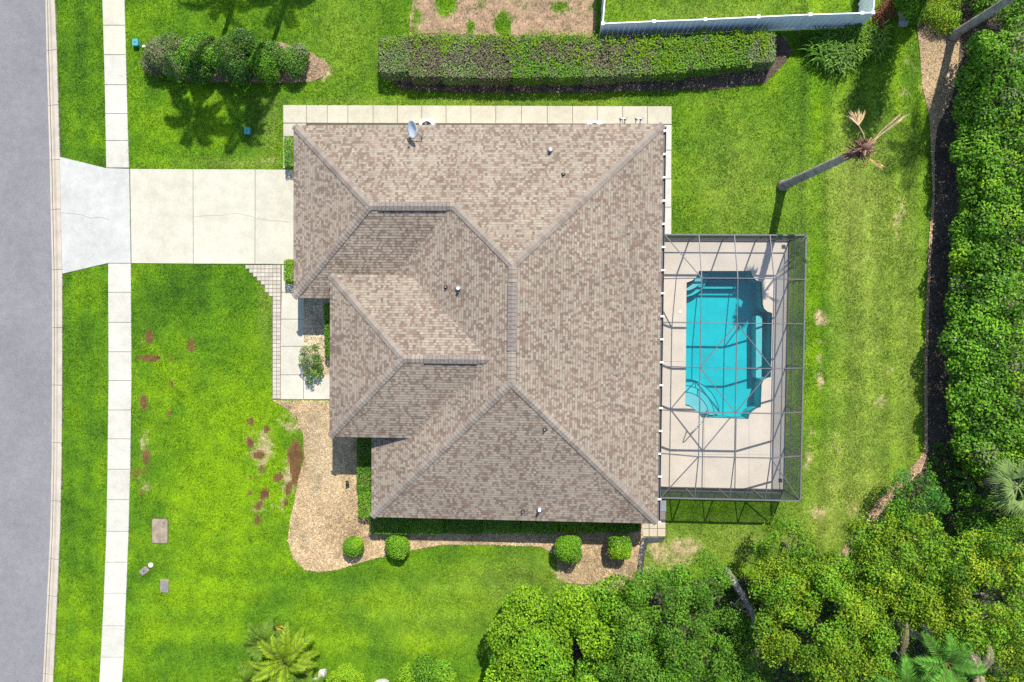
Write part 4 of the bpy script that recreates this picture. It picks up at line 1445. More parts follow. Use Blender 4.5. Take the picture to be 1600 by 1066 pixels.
def plant(name, label, cat, base, lobes, pal, dens, L, Wd, seed, p=2.0, up=.45, depth=.22, group=None, stems=None, m='leaf', extra=None, low=-.35, part='crown', stem_r=.03, inner=.12):
    """a thing of woody stems and a leafy crown; lobes are in world metres"""
    g = np.random.default_rng(seed)
    base = Vector(base)
    o = empty(name, base)
    tag(o, label, cat, group)
    P, N, I = cloud(lobes, dens, g, p, up, depth, low=low, inner=inner)
    c_ = tints(pal, len(P), I, g)
    if extra:
        c_ = extra(P, c_, g)
    P = P - np.array(base)
    link(part, leaf_mesh(part, P, N, L, Wd, c_, g), o, M[m])
    rr = random.Random(seed)
    if stems is None:
        stems = min(7, max(3, len(lobes) // 3))
    for k in range(stems):
        lb = lobes[int(k * len(lobes) / stems) % len(lobes)]
        e = Vector(lb[:3]) - base
        a = Vector((rr.uniform(-.06, .06), rr.uniform(-.06, .06), 0))
        if len(lobes) > 1 and e.z < .9 * max(abs(e.x), abs(e.y)):
            a = Vector((e.x * .92, e.y * .92, 0))
        mid = a.lerp(e, .5) + Vector((rr.uniform(-.1, .1), rr.uniform(-.1, .1), .05)) * (1 if e.length > .8 else .3)
        MB().tube([a, mid, e], [stem_r, stem_r * .75, stem_r * .4], 6).build('stem', M['bark'], o)
    return o


def lob(px, py, z, r, rz=None, ry=None):
    v = W(px, py, z)
    return (v.x, v.y, z, r, ry or r, rz or r)


def boxlobe(x0, y0, x1, y1, zt):
    """boxy clipped hedge piece whose top is seen over these photo edges"""
    a, b = W(x0, y0, zt), W(x1, y1, zt)
    return ((a.x + b.x) / 2, (a.y + b.y) / 2, zt / 2, abs(b.x - a.x) / 2, abs(b.y - a.y) / 2, zt / 2)


def hedge_points(lobes, dens, g):
    """even cover of boxy lobes: top and four sides, with rounded edges"""
    P, N, I = [], [], []
    for i, (x, y, z, rx, ry, rz) in enumerate(lobes):
        faces = [((0, 0, 1), 4 * rx * ry), ((1, 0, 0), 4 * ry * rz), ((-1, 0, 0), 4 * ry * rz), ((0, 1, 0), 4 * rx * rz), ((0, -1, 0), 4 * rx * rz)]
        for nrm, area in faces:
            n = max(8, int(area * dens))
            q = g.uniform(-1, 1, (n, 3))
            nv = np.array(nrm, float)
            q = np.where(np.abs(nv) > 0, nv, q)
            # round the edges off
            pn = (np.abs(q) ** 7).sum(1, keepdims=True) ** (1 / 7)
            q = q / pn
            q = q * (1 - np.abs(g.normal(0, .07, (n, 1))))
            P.append(q * (rx, ry, rz) + (x, y, z) + g.normal(0, .02, (n, 3)))
            N.append(np.tile(nv, (n, 1)))
            I.append(np.full(n, i))
        n = int(4 * rx * ry * dens * .5)
        P.append(g.uniform(-.85, .85, (n, 3)) * (rx, ry, rz) + (x, y, z))
        N.append(np.tile([0, 0, 1.], (n, 1)))
        I.append(np.full(n, i))
    P, N, I = np.vstack(P), np.vstack(N), np.concatenate(I)
    k = P[:, 2] > .03
    return P[k], N[k] * .7 + np.array([0, 0, .3]) + g.normal(0, .30, (k.sum(), 3)), I[k]


def hedge(name, label, cat, lobes, pal, dens, L, Wd, seed, group=None, extra=None, m='leaf', shoots=None):
    g = np.random.default_rng(seed)
    base = Vector((sum(l[0] for l in lobes) / len(lobes), sum(l[1] for l in lobes) / len(lobes), 0))
    o = empty(name, base)
    tag(o, label, cat, group)
    P, N, I = hedge_points(lobes, dens, g)
    c_ = tints(pal, len(P), I, g, .06)
    if extra:
        c_ = extra(P, c_, g)
    link('foliage', leaf_mesh('foliage', P - np.array(base), N, L, Wd, c_, g), o, M[m])
    mb = MB()
    rr = random.Random(seed)
    for l in lobes:
        for k in range(max(2, int(l[3] * l[4] * 1.5))):
            x, y = l[0] - base.x + rr.uniform(-.7, .7) * l[3], l[1] - base.y + rr.uniform(-.7, .7) * l[4]
            mb.tube([(x, y, 0), (x + rr.uniform(-.1, .1), y + rr.uniform(-.1, .1), l[2] * 1.6)], [.025, .01], 5)
    mb.build('stem', M['bark'], o)['kind'] = 'stuff'
    if shoots is not None:
        P, N, I = shoots(g)
        c_ = np.array([.13, .23, .006]) * g.uniform(.7, 1.35, (len(P), 1))
        link('new_shoots', leaf_mesh('new_shoots', P - np.array(base), N, L * 1.1, Wd * 1.0, c_, g), o, M[m])
    return o


G_DARK, G_MID, G_FRESH, G_LIME, G_YEL, G_GREY, G_TWIG = (.026, .076, .008), (.054, .145, .010), (.098, .230, .012), (.175, .310, .010), (.23, .28, .012), (.165, .20, .085), (.13, .10, .07)

# ---- long clipped hedge along the north boundary
lob_n = []
ed_top = [(592, 58), (640, 50), (720, 51), (800, 53), (900, 53), (935, 55), (1020, 54), (1120, 49), (1190, 48), (1210, 52)]
ed_bot = [(592, 110), (640, 121), (720, 124), (800, 125), (900, 124), (1000, 119), (1060, 114), (1120, 108), (1190, 99), (1210, 92)]
xs = [594, 640, 690, 745, 800, 855, 910, 965, 1020, 1075, 1125, 1170, 1209]
for k, (a, b) in enumerate(zip(xs[:-1], xs[1:])):
    m_ = (a + b) / 2
    ta, bo = np.interp(m_, *zip(*ed_top)), np.interp(m_, *zip(*ed_bot))
    lob_n.append(boxlobe(a - 5, ta + R0.uniform(-1, 1), b + 5, bo + R0.uniform(-1, 1), 1.15 + R0.uniform(-.05, .05)))


def nh_extra(P, c_, g):
    px, py = to_px(P[:, 0], P[:, 1], 1.1)
    n1 = sn(P[:, 0], P[:, 1], 2.2, 31)
    dead = np.clip(blobs(px, py, [(880, 82, 90, 24, .9), (720, 85, 60, 22, .7), (980, 80, 60, 22, .5), (660, 95, 40, 20, .35)], 1) * 1.1 + (n1 - .5) * 1.1 - .25, 0, .8)
    k = g.random(len(P)) < dead
    c_[k] = np.array(G_TWIG) * g.uniform(.5, 1.6, (k.sum(), 1))
    return c_


def nh_shoots(g):
    P = []
    for _ in range(420):
        px = g.uniform(600, 1205)
        right = (px > 900)
        t = np.interp(px, *zip(*ed_top))
        b = np.interp(px, *zip(*ed_bot))
        py = t + (b - t) * abs(g.normal(0, .45 if right else .25))
        if not right and g.random() > .55:
            continue
        if py > b:
            continue
        v = W(px, py, 1.15)
        n = int(g.integers(8, 26))
        P.append(np.array([v.x, v.y, 1.17]) + g.normal(0, .12, (n, 3)) * (1, 1, .6))
    P = np.vstack(P)
    return P, np.tile([0, 0, 1.], (len(P), 1)) + g.normal(0, .4, (len(P), 3)), np.zeros(len(P), int)


hedge('clipped_hedge', 'long straight clipped hedge with brown dead patches below the white fence', 'hedge', lob_n, [(G_MID, 3), (G_GREY, 4.5), (G_FRESH, 4.5), (G_DARK, .6), (G_TWIG, 1.4)], 380, .10, .062, 41, extra=nh_extra, shoots=nh_shoots)

# ---- shrub island on the north lawn
ISL = [('rounded_shrub', 'grey-green twiggy shrub at the left end of the shrub island', [(252, 85, .75, .95), (268, 72, .7, .8), (275, 102, .7, .85), (240, 100, .5, .7)], [(G_GREY, 5), (G_MID, 3), (G_FRESH, 1.2), (G_TWIG, 3)]),
       ('rounded_shrub', 'deep green shrub second from the left in the shrub island', [(305, 82, .8, .9), (318, 70, .75, .75), (312, 108, .75, .8), (330, 90, .8, .7)], [(G_MID, 5), (G_FRESH, 3), (G_DARK, 2), (G_GREY, 1)]),
       ('rounded_shrub', 'tallest dark shrub in the middle of the shrub island', [(362, 82, 1.0, 1.0), (380, 70, .9, .85), (372, 108, .9, .9), (352, 100, .8, .7)], [(G_MID, 5), (G_DARK, 3), (G_GREY, 2)]),
       ('rounded_shrub', 'fresh green shrub right of the tallest one in the shrub island', [(412, 100, .8, .85), (424, 85, .75, .75), (420, 115, .6, .65), (400, 80, .7, .7)], [(G_FRESH, 5), (G_MID, 4), (G_DARK, 1.5)]),
       ('rounded_shrub', 'small round shrub at the right end of the shrub island', [(456, 95, .7, .8), (468, 84, .6, .55), (462, 107, .6, .6)], [(G_MID, 4), (G_GREY, 3), (G_FRESH, 2)])]
for k, (nm, lab, lb, pal) in enumerate(ISL):
    L_ = [lob(x, y, z, r, z * 1.05 if z > r else r * .9) for x, y, z, r in lb]
    plant(nm, lab, 'shrub', (L_[0][0], L_[0][1], 0), L_, pal, 430, .10, .06, 50 + k, group='shrubs of the island bed')

# ---- clipped blocks and hedges against the house
blk = [(G_FRESH, 4), (G_LIME, 4), (G_MID, 2)]
hedge('box_hedge', 'small clipped box hedge beside the north edge of the garage', 'hedge', [boxlobe(442, 211, 461, 262, .85)], blk, 520, .075, .05, 61, 'clipped box hedges flanking the garage')
hedge('box_hedge', 'small clipped box hedge between the garage and the paver corner', 'hedge', [boxlobe(442, 405, 459, 442, .85)], blk, 520, .075, .05, 62, 'clipped box hedges flanking the garage')
hedge('entry_hedge', 'narrow clipped hedge against the front wall behind the entry walk', 'hedge', [boxlobe(505, 474, 522, 503, .8), boxlobe(506, 500, 522, 562, .85)], [(G_FRESH, 4), (G_MID, 4), (G_LIME, 2)], 520, .075, .05, 63)
fh = [boxlobe(556, 684, 585, 730, .85), boxlobe(556, 724, 585, 770, .85), boxlobe(558, 765, 590, 812, .85), boxlobe(575, 800, 640, 838, .85)]
fh += [boxlobe(a, 798, a + 66, 837 - (a - 630) * .008, .85 + R0.uniform(-.04, .04)) for a in range(630, 960, 60)] + [boxlobe(945, 800, 1003, 832, .85)]
hedge('foundation_hedge', 'L-shaped clipped hedge round the south-west corner of the house', 'hedge', fh, [(G_FRESH, 4), (G_MID, 4), (G_LIME, 2.4), (G_DARK, 1)], 420, .08, .055, 64)
RB = [(552, 855, .62, 'round green shrub on the mulch, leftmost of the four south of the house'), (622, 855, .70, 'round green shrub second from the left south of the house'),
      (887, 857, .78, 'largest round clipped shrub in the dry bed south of the house'), (968, 856, .68, 'round clipped shrub nearest the back path south of the house')]
for k, (x, y, r, lab) in enumerate(RB):
    zc = r * .85 + (.35 if k > 1 else .05)
    L_ = [lob(x, y, zc, r, r * .85)] + [lob(x + dx * r * 27, y + dy * r * 27, zc + .12, r * .55) for dx, dy in [(R0.uniform(-.55, .55), R0.uniform(-.55, .55)) for _ in range(7)]]
    plant('round_shrub', lab, 'shrub', (W(x, y, zc).x, W(x, y, zc).y, 0), L_, [(G_FRESH, 5), (G_LIME, 3.5), (G_MID, 2.5)], 500, .085, .055, 70 + k, group='round shrubs south of the house', up=.35, depth=.1, low=-.8)
L_ = [lob(487 + dx, 563 + dy, z, r) for dx, dy, z, r in ((0, 0, .95, .42), (-9, -14, .85, .34), (-12, 6, .75, .33), (8, -2, .8, .34), (12, 12, .6, .28), (2, 18, .6, .30), (-4, 32, .45, .22), (6, -20, .75, .26), (-14, -4, .7, .26), (10, 24, .5, .22), (-6, 20, .65, .24), (1, 40, .35, .14))]
plant('flowering_shrub', 'loose leafy shrub leaning over the entry walk', 'shrub', (W(490, 560).x, W(490, 560).y, 0), L_, [(G_MID, 5), (G_FRESH, 3), (G_GREY, 2.5), ((.16, .20, .09), 1.5)], 210, .10, .055, 80, up=.4, depth=.35)

# ---- vine-covered hedge along the back boundary
lob_e = []
g = np.random.default_rng(90)
for y in np.arange(66, 742, 17):
    edge = np.interp(y, [60, 110, 180, 300, 400, 470, 560, 640, 700, 745], [1530, 1512, 1508, 1512, 1500, 1490, 1490, 1494, 1506, 1530])
    for dx in (14, 42, 74, 108, 146):
        z = 2.35 + g.uniform(-.25, .25) + (.25 if dx > 30 else -.25) + .004 * dx
        if (abs(y - 420) < 14 and 40 < dx < 100) or (abs(y - 455) < 9 and dx == 42):
            z -= 1.0
        r = g.uniform(.55, .85)
        v = W(edge + dx + g.uniform(-7, 7), y + g.uniform(-5, 5), z)
        lob_e.append((v.x, v.y, z - r * .6, r, r, r * g.uniform(.7, 1.0)))
for y in np.arange(75, 740, 24):           # undergrowth that fills the foot of the hedge
    v = W(np.interp(y, [60, 110, 400, 745], [1525, 1515, 1496, 1520]) + 10, y, .9)
    lob_e.append((v.x + .25, v.y, .8, .6, .7, .75))


def eh_extra(P, c_, g):
    px, py = to_px(P[:, 0], P[:, 1], 2)
    n1 = sn(P[:, 0], P[:, 1], 2.6, 33)
    dull = np.clip(blobs(px, py, [(1585, 520, 40, 60, .8), (1570, 250, 40, 50, .5), (1590, 400, 30, 50, .6), (1560, 600, 40, 40, .4)], 1) + (n1 - .6), 0, .8)[:, None]
    c_ = c_ * (1 - dull) + np.array([.105, .125, .045]) * dull * g.uniform(.6, 1.5, (len(P), 1))
    yl = np.clip(blobs(px, py, [(1590, 560, 30, 40, .6), (1595, 90, 40, 50, .5), (1580, 690, 40, 40, .5)], 1), 0, .7)[:, None]
    return c_ * (1 - yl) + np.array([.12, .19, .01]) * yl * g.uniform(.6, 1.4, (len(P), 1))


b = W(1540, 400, 0)
plant('boundary_hedge', 'tall vine-covered hedge filling the right edge behind the lawn', 'hedge', (b.x, b.y, 0), lob_e, [(G_MID, 3), (G_FRESH, 6), (G_DARK, .8), (G_GREY, .8), (G_LIME, .8)], 115, .165, .105, 91, up=.4, depth=.2, m='leaf', stems=16, stem_r=.05, inner=.2)


# ---- trees at the bottom right
def crown(px, py, z, R, n, rl, seed, flat=.55, keep=.84):
    """lobes scattered through a dome whose centre is seen at this photo point"""
    g = np.random.default_rng(seed)
    c0 = W(px, py, z)
    out = []
    k = 0
    while len(out) < n and k < 4000:
        k += 1
        d = g.normal(size=3)
        d /= np.linalg.norm(d)
        if d[2] < -.25:
            continue
        q = np.array([d[0] * R, d[1] * R, d[2] * R * flat]) * g.uniform(.45, 1.0) ** .5
        r = rl * g.uniform(.55, 1.45)
        if any((q[0] - o_[0]) ** 2 + (q[1] - o_[1]) ** 2 + (q[2] - o_[2]) ** 2 < (.62 * rl) ** 2 for o_ in out):
            continue
        out.append((q[0], q[1], q[2], r, r * g.uniform(.85, 1.15), r * g.uniform(.5, .75)))
    return [(c0.x + a, c0.y + b_, max(c0.z + c_ + g.uniform(-.45, .25), .5), r1, r2, r3) for a, b_, c_, r1, r2, r3 in out if g.random() < keep]


def tree(name, label, lobes, base, trunk_h, tr, pal, dens, L, Wd, seed, group=None, extra=None, up=.25, m='leaf', limbs=9, depth=.32, jn=.32, fuzz=.09):
    g = np.random.default_rng(seed)
    base = Vector((base[0], base[1], 0))
    o = empty(name, base)
    tag(o, label, 'tree', group)
    P, N, I = cloud(lobes, dens, g, 2.0, up, depth, low=-.5, inner=.15, jn=jn, fuzz=fuzz)
    c_ = tints(pal, len(P), I, g, .25, .22)
    if extra:
        c_ = extra(P, c_, g)
    link('crown', leaf_mesh('crown', P - np.array(base), N, L, Wd, c_, g), o, M[m])
    rr = random.Random(seed)
    mb = MB()
    top = Vector((rr.uniform(-.2, .2), rr.uniform(-.2, .2), trunk_h))
    mb.tube([(0, 0, -.1), (rr.uniform(-.08, .08), rr.uniform(-.08, .08), trunk_h * .5), top], [tr * 1.25, tr, tr * .85], 10)
    t = mb.build('trunk', M['bark'], o, True)
    for k in range(limbs):
        lb = lobes[int(k * len(lobes) / limbs)]
        e = Vector(lb[:3]) - base
        s_ = top * rr.uniform(.8, 1.0)
        m1 = s_.lerp(e, .4) + Vector((rr.uniform(-.3, .3), rr.uniform(-.3, .3), rr.uniform(.1, .5)))
        m2 = s_.lerp(e, .75) + Vector((rr.uniform(-.2, .2), rr.uniform(-.2, .2), rr.uniform(.0, .3)))
        MB().tube([s_, m1, m2, e], [tr * .5, tr * .34, tr * .2, tr * .08], 7).build('limb', M['bark'], o, True)
    return o


OAK = [((.072, .170, .016), 5), (G_FRESH, 3), ((.115, .205, .018), 3), (G_MID, 3)]
YOAK = [((.150, .250, .012), 5), ((.195, .265, .012), 3), (G_FRESH, 4), ((.078, .180, .014), 1.5)]
BR = [(G_FRESH, 4), (G_LIME, 5), (G_MID, 2.2)]
lb = crown(880, 1030, 2.3, 3.6, 46, .95, 101, .5, 1) + crown(850, 1100, 2.0, 3.2, 20, .9, 102, .5, 1) + crown(960, 985, 2.4, 2.3, 18, .8, 103, .5, 1)
b = W(885, 1045, 0)
tree('bushy_tree', 'low dense bright green tree with a smooth dome, leftmost of the bottom right trees', lb, (b.x, b.y), 1.4, .16, BR, 150, .14, .095, 104, 'trees of the back corner', up=.45, depth=.10, jn=.5, fuzz=.03)
lb = crown(1040, 970, 3.6, 2.7, 72, .5, 111, .55) + crown(1010, 1050, 3.6, 2.4, 50, .5, 112, .5) + crown(1112, 1040, 3.0, 1.4, 18, .42, 122, .5)
b = W(1060, 965, 0)
tree('oak_tree', 'dark green spreading oak beside the smooth dome tree, with bare branches showing', lb, (b.x, b.y), 2.2, .2, OAK, 150, .13, .075, 113, 'trees of the back corner')
lb = crown(1105, 905, 2.6, 1.25, 22, .4, 121, .6)
b = W(1110, 915, 0)
tree('small_tree', 'small dark green tree at the lawn edge left of the grey trunk', lb, (b.x, b.y), 1.6, .10, OAK, 120, .12, .07, 123, 'trees of the back corner', limbs=6)
lb = crown(1148, 985, 1.7, 1.2, 22, .4, 126, .5) + crown(1172, 1045, 2.0, 1.3, 20, .42, 127, .5)
b = W(1150, 1000, 0)
tree('small_tree', 'low shaded green tree inside the gap between the oaks', lb, (b.x, b.y), 1.0, .08, OAK, 130, .12, .07, 128, 'trees of the back corner', limbs=5)
lb = crown(1225, 855, 2.8, 1.45, 34, .38, 131, .7)
b = W(1222, 850, 0)
tree('small_tree', 'small round leafy tree standing out on the lawn below the pool cage', lb, (b.x, b.y), 1.6, .10, [(G_FRESH, 5), ((.12, .21, .01), 4), (G_MID, 2)], 130, .12, .075, 132, 'trees of the back corner', limbs=7)
lb = crown(1290, 975, 4.2, 3.2, 110, .5, 141, .5) + crown(1230, 920, 3.8, 1.8, 36, .45, 142, .5) + crown(1330, 1060, 4.2, 2.3, 48, .5, 143, .5)
b = W(1255, 950, 0)
tree('oak_tree', 'broad yellow-green oak in the middle of the bottom right trees', lb, (b.x, b.y), 2.6, .24, YOAK, 150, .13, .075, 144, 'trees of the back corner')
lb = crown(1405, 870, 4.0, 2.5, 72, .46, 151, .55) + crown(1440, 930, 4.2, 1.8, 34, .46, 152, .5)
b = W(1380, 850, 0)
tree('oak_tree', 'yellow-green oak beside the brown bed edge', lb, (b.x, b.y), 2.4, .2, YOAK, 150, .13, .075, 153, 'trees of the back corner')
lb = crown(1530, 930, 4.4, 2.9, 84, .5, 161, .5) + crown(1590, 870, 4.2, 2.0, 40, .48, 162, .5) + crown(1600, 1040, 4.2, 2.2, 44, .5, 163, .5)
b = W(1530, 910, 0)
tree('oak_tree', 'olive green oak at the far right below the fan palm', lb, (b.x, b.y), 2.6, .22, [((.14, .24, .012), 4), (G_YEL, 2.5), (G_FRESH, 3), (G_MID, 2.5)], 150, .13, .075, 164, 'trees of the back corner')
lb = crown(1428, 785, 1.9, 1.6, 36, .4, 171, .7) + crown(1380, 812, 1.4, .9, 8, .45, 172, .6)
b = W(1420, 785, 0)
tree('leafy_shrub', 'deep green bushy shrub at the corner of the bed below the dark strip', lb, (b.x, b.y), .8, .07, [((.030, .125, .020), 5), (G_FRESH, 4), (G_MID, 3)], 130, .14, .06, 173, limbs=7)
lb = crown(1530, 800, 1.6, 1.3, 14, .55, 176, .6) + crown(1590, 690, 2.0, 1.2, 10, .55, 177, .6)
b = W(1530, 805, 0)
tree('leafy_shrub', 'dark green undergrowth shrub between the fan palm and the oaks', lb, (b.x, b.y), .7, .06, [(G_MID, 5), (G_DARK, 4), (G_FRESH, 2)], 110, .14, .08, 178, limbs=6)
# fallen grey trunk showing in the gap between the oaks
p0, p1, p2 = W(1137, 895, .5), W(1160, 930, 1.2), W(1182, 975, 2.2)
o = empty('bare_trunk', (p0.x, p0.y, 0))
tag(o, 'weathered grey leaning trunk with bare twigs in the gap between the oaks', 'dead tree')
b0 = Vector((p0.x, p0.y, 0))
M['deadwood'] = mat('dead_wood', (.27, .25, .23), .95, .1, noise=((4, 5, .6, 1.2),), bump=(20, .7, .03))
MB().tube([Vector((0, 0, -.1)), p0 - b0, p1 - b0, p2 - b0], [.24, .22, .18, .12], 10).build('trunk', M['deadwood'], o, True)
rr = random.Random(5)
for k in range(10):
    s_ = (p1 - b0).lerp(p2 - b0, rr.random())
    a = rr.uniform(2.2, 5.5)
    d = Vector((math.cos(a), math.sin(a), rr.uniform(.1, .7)))
    L_ = rr.uniform(.6, 1.3)
    MB().tube([s_, s_ + d * L_ * .4 + Vector((0, rr.uniform(-.2, .2), .1)), s_ + d * L_ * .75 + Vector((rr.uniform(-.2, .2), 0, .2)), s_ + d * L_], [.04, .028, .018, .007], 6).build('branch', M['deadwood'], o, True)


# ---- palms
def frond_mesh(length, rise, droop, ll, seed, n=34, tip=.35, wd=.035, colr=None, vee=.25, stiff=1.0):
    """feather palm frond: a bent rib along +x carrying two rows of narrow leaflets"""
    rr = random.Random(seed)
    mb = MB()
    col = colr or (.06, .12, .012)
    pts = []
    for i in range(13):
        t = i / 12
        pts.append(Vector((length * (t - .10 * t * t), 0, rise * math.sin(t * 1.7) * length * .6 - droop * t * t * length)))
    mb.tube(pts, [.032 * (1 - .85 * i / 12) + .004 for i in range(13)], 5, (.11, .12, .03))
    for k in range(n):
        t = .12 + .88 * k / (n - 1)
        f = t * 12
        i = min(int(f), 11)
        p = pts[i].lerp(pts[i + 1], f - i)
        d = (pts[i + 1] - pts[i]).normalized()
        for s_ in (-1, 1):
            sw = .25 + .95 * t
            side = Vector((0, s_, 0))
            L_ = ll * (math.sin(math.pi * min(1, .16 + t * .80)) * .85 + .15) * rr.uniform(.85, 1.1)
            dr = (side * math.cos(sw * .8) + d * math.sin(sw * .8) + Vector((0, 0, vee * rr.uniform(.3, 1.2)))).normalized()
            m1 = p + dr * L_ * .55
            e = p + dr * L_ - Vector((0, 0, L_ * tip * rr.uniform(.4, 1.3)))
            w = d * wd * .5 * rr.uniform(.8, 1.2)
            v = rr.uniform(.7, 1.35)
            mb.add([p - w * .5, p + w * .5, m1 + w, e, m1 - w], [(0, 1, 2, 4), (4, 2, 3)], tuple(x * v for x in col))
    return mb.build('frond', M['leaf'], mesh_only=True)


def fan_mesh(petiole, R, seed, n=26, col=(.06, .12, .02), spread=2.6, droop=.25, mkey='waxy'):
    rr = random.Random(seed)
    mb = MB()
    c0 = Vector((petiole, 0, petiole * .12))
    mb.tube([(0, 0, 0), (petiole * .5, 0, petiole * .1), c0], [.03, .022, .018], 5, tuple(x * 1.1 for x in col))
    for k in range(n):
        a = -spread / 2 + spread * k / (n - 1)
        L_ = R * (.72 + .28 * math.cos(a * .8)) * rr.uniform(.88, 1.08)
        d = Vector((math.cos(a), math.sin(a), .12))
        sd = Vector((-math.sin(a), math.cos(a), 0))
        m1 = c0 + d * L_ * .55
        e = c0 + d * L_ - Vector((0, 0, L_ * droop * rr.uniform(.5, 1.5)))
        w = L_ * .5 * spread / n * .62
        v = rr.uniform(.7, 1.35)
        mb.add([c0, m1 - sd * w + Vector((0, 0, .01)), m1, m1 + sd * w + Vector((0, 0, .01)), e], [(0, 1, 2), (0, 2, 3), (1, 4, 2), (2, 4, 3)], tuple(x * v for x in col))
    return mb.build('frond', M[mkey], mesh_only=True)


def palm_trunk(o, base, top, r0, r1, seed, rings=26):
    rr = random.Random(seed)
    b = Vector(base)
    d = Vector(top) - b
    pts, rad = [], []
    for i in range(rings):
        t = i / (rings - 1)
        bow = math.sin(t * math.pi) * .12
        pts.append(b + d * t + Vector((bow, bow * .4, 0)))
        rad.append((r0 + (r1 - r0) * t) * (1.06 if i % 2 else .97) * (1.35 - .35 * min(1, t * 9)))
    return MB().tube(pts, rad, 12).build('trunk', M['palmbark'], o, True)


def feather_palm(name, label, base, height, lean, nf, length, seed, r0=.16, r1=.11, group=None, rise=.55, droop=.55, ll=.55, col=(.06, .125, .012), hide_low=False, cat='palm', wd=.035, n=34):
    rr = random.Random(seed)
    o = empty(name, (base[0], base[1], 0))
    tag(o, label, cat, group)
    top = Vector((lean[0], lean[1], height))
    palm_trunk(o, (0, 0, -.05), top, r0, r1, seed, max(6, int(height * 3)))
    ms = [frond_mesh(length * k, rise * j, droop * q, ll, seed * 10 + i, n=n, colr=tuple(c_ * v for c_ in col), wd=wd) for i, (k, j, q, v) in enumerate(((1, 1.3, .5, 1.1), (1.05, 1.0, .8, 1.0), (.95, .6, 1.0, .9)))]
    for k in range(nf):
        ob = bpy.data.objects.new('frond', ms[k % 3])
        ob.parent = o
        ob.location = top + Vector((0, 0, .02 * (k % 3)))
        ob.rotation_euler = (rr.uniform(-.3, .3), rr.uniform(-.25, .2) - (.35 if k % 3 == 0 else 0) + (.25 if k % 3 == 2 else 0), k * 2.399 + rr.uniform(-.2, .2))
        ob.scale = [rr.uniform(.88, 1.1)] * 3
        COL.objects.link(ob)
    return o


def shadow_base(px, py, z):
    """foot of something of height z whose top shades this photo point"""
    p = W(px, py)
    return (p.x - SHX * z, p.y - SHY * z)


# palms north of the frame: only their shadows reach the lawn
for k, (px, py, z, lab, nf, ln_) in enumerate(((384, 188, 11.6, 'tall palm beyond the top edge whose crown shades the teal box', 12, 2.1), (306, 180, 11.2, 'tall palm beyond the top edge shading the lawn below the shrub island', 12, 2.1),
                                               (350, -14, 10.5, 'tall palm beyond the top edge shading the lawn above the shrub island', 12, 2.7), (444, -12, 10.0, 'tall palm beyond the top edge shading the right end of the shrub island', 11, 2.5))):
    feather_palm('tall_palm', lab, shadow_base(px, py, z), z, (0, 0), nf, ln_, 200 + k, group='palms beyond the top edge', n=34, wd=.07)

# palm at the top right corner
z = 7.2
bt = W(1487, 57)
feather_palm('leaning_palm', 'grey-trunked palm leaning out of the top right corner', (bt.x, bt.y), z, (.55, .15), 17, 2.3, 220, r0=.23, r1=.17, ll=.62, col=(.055, .135, .015), n=36)
# columnar tree beyond the top edge that shades the lawn by the fence corner
b = W(1418, -20)
lb = [(b.x + R0.uniform(-.25, .25), b.y + R0.uniform(-.25, .25), 1.3 + k * .8, 1.05 + R0.uniform(-.15, .2), 1.05, .8) for k in range(11)]
tree('column_tree', 'tall dense columnar tree just beyond the top edge by the fence corner', lb, (b.x, b.y), 8.5, .16, [(G_MID, 4), (G_DARK, 3), (G_FRESH, 2)], 90, .18, .10, 225, limbs=8)

# dead palm on the back lawn
bt = W(1222, 291)
best = min(((Vector((W(1357, 230, z).x + SHX * z, W(1357, 230, z).y + SHY * z, 0)) - W(1178, 465)).length, z) for z in np.arange(5, 10, .1))
ZP = float(best[1])
tp = W(1352, 231, ZP)
o = empty('dead_palm', (bt.x, bt.y, 0))
tag(o, 'dead palm with a bare grey trunk and a brown husk head on the back lawn', 'palm')
top = Vector((tp.x - bt.x, tp.y - bt.y, ZP))
palm_trunk(o, (0, 0, -.05), top, .24, .17, 230, 30)
rr = random.Random(8)
mb = MB()
for k in range(150):
    t = rr.random()
    a = rr.uniform(0, 6.28)
    d = Vector((math.cos(a), math.sin(a), rr.uniform(-.35, .8))).normalized()
    s_ = top + Vector((0, 0, -.75 + t * .9)) + Vector((d.x, d.y, 0)) * .12
    L_ = rr.uniform(.22, .55) * (1.15 - .4 * t)
    sd = d.cross(Vector((0, 0, 1))).normalized() * rr.uniform(.02, .06)
    v = rr.uniform(.45, 1.5)
    c_ = (.165 * v, .085 * v, .055 * v) if rr.random() < .75 else (.30 * v, .22 * v, .13 * v)
    mb.add([s_ - sd, s_ + sd, s_ + d * L_ + sd * .4, s_ + d * L_ - sd * .4, s_ + d * L_ * .5 + Vector((0, 0, .05))], [(0, 1, 4), (1, 2, 4), (2, 3, 4), (3, 0, 4)], c_)
mb.build('husk', M['husk'], o)
mb = MB().lathe([(.17, -.9), (.24, -.6), (.27, -.2), (.20, .15), (.05, .3)], 12, tuple(top), (.12, .07, .05))
mb.build('crown_shaft', M['husk'], o, True)
tipu, tipr, tipd = W(1337, 172, ZP - .2), W(1415, 181, ZP - .5), W(1380, 262, ZP - .7)
o0 = Vector((bt.x, bt.y, 0))


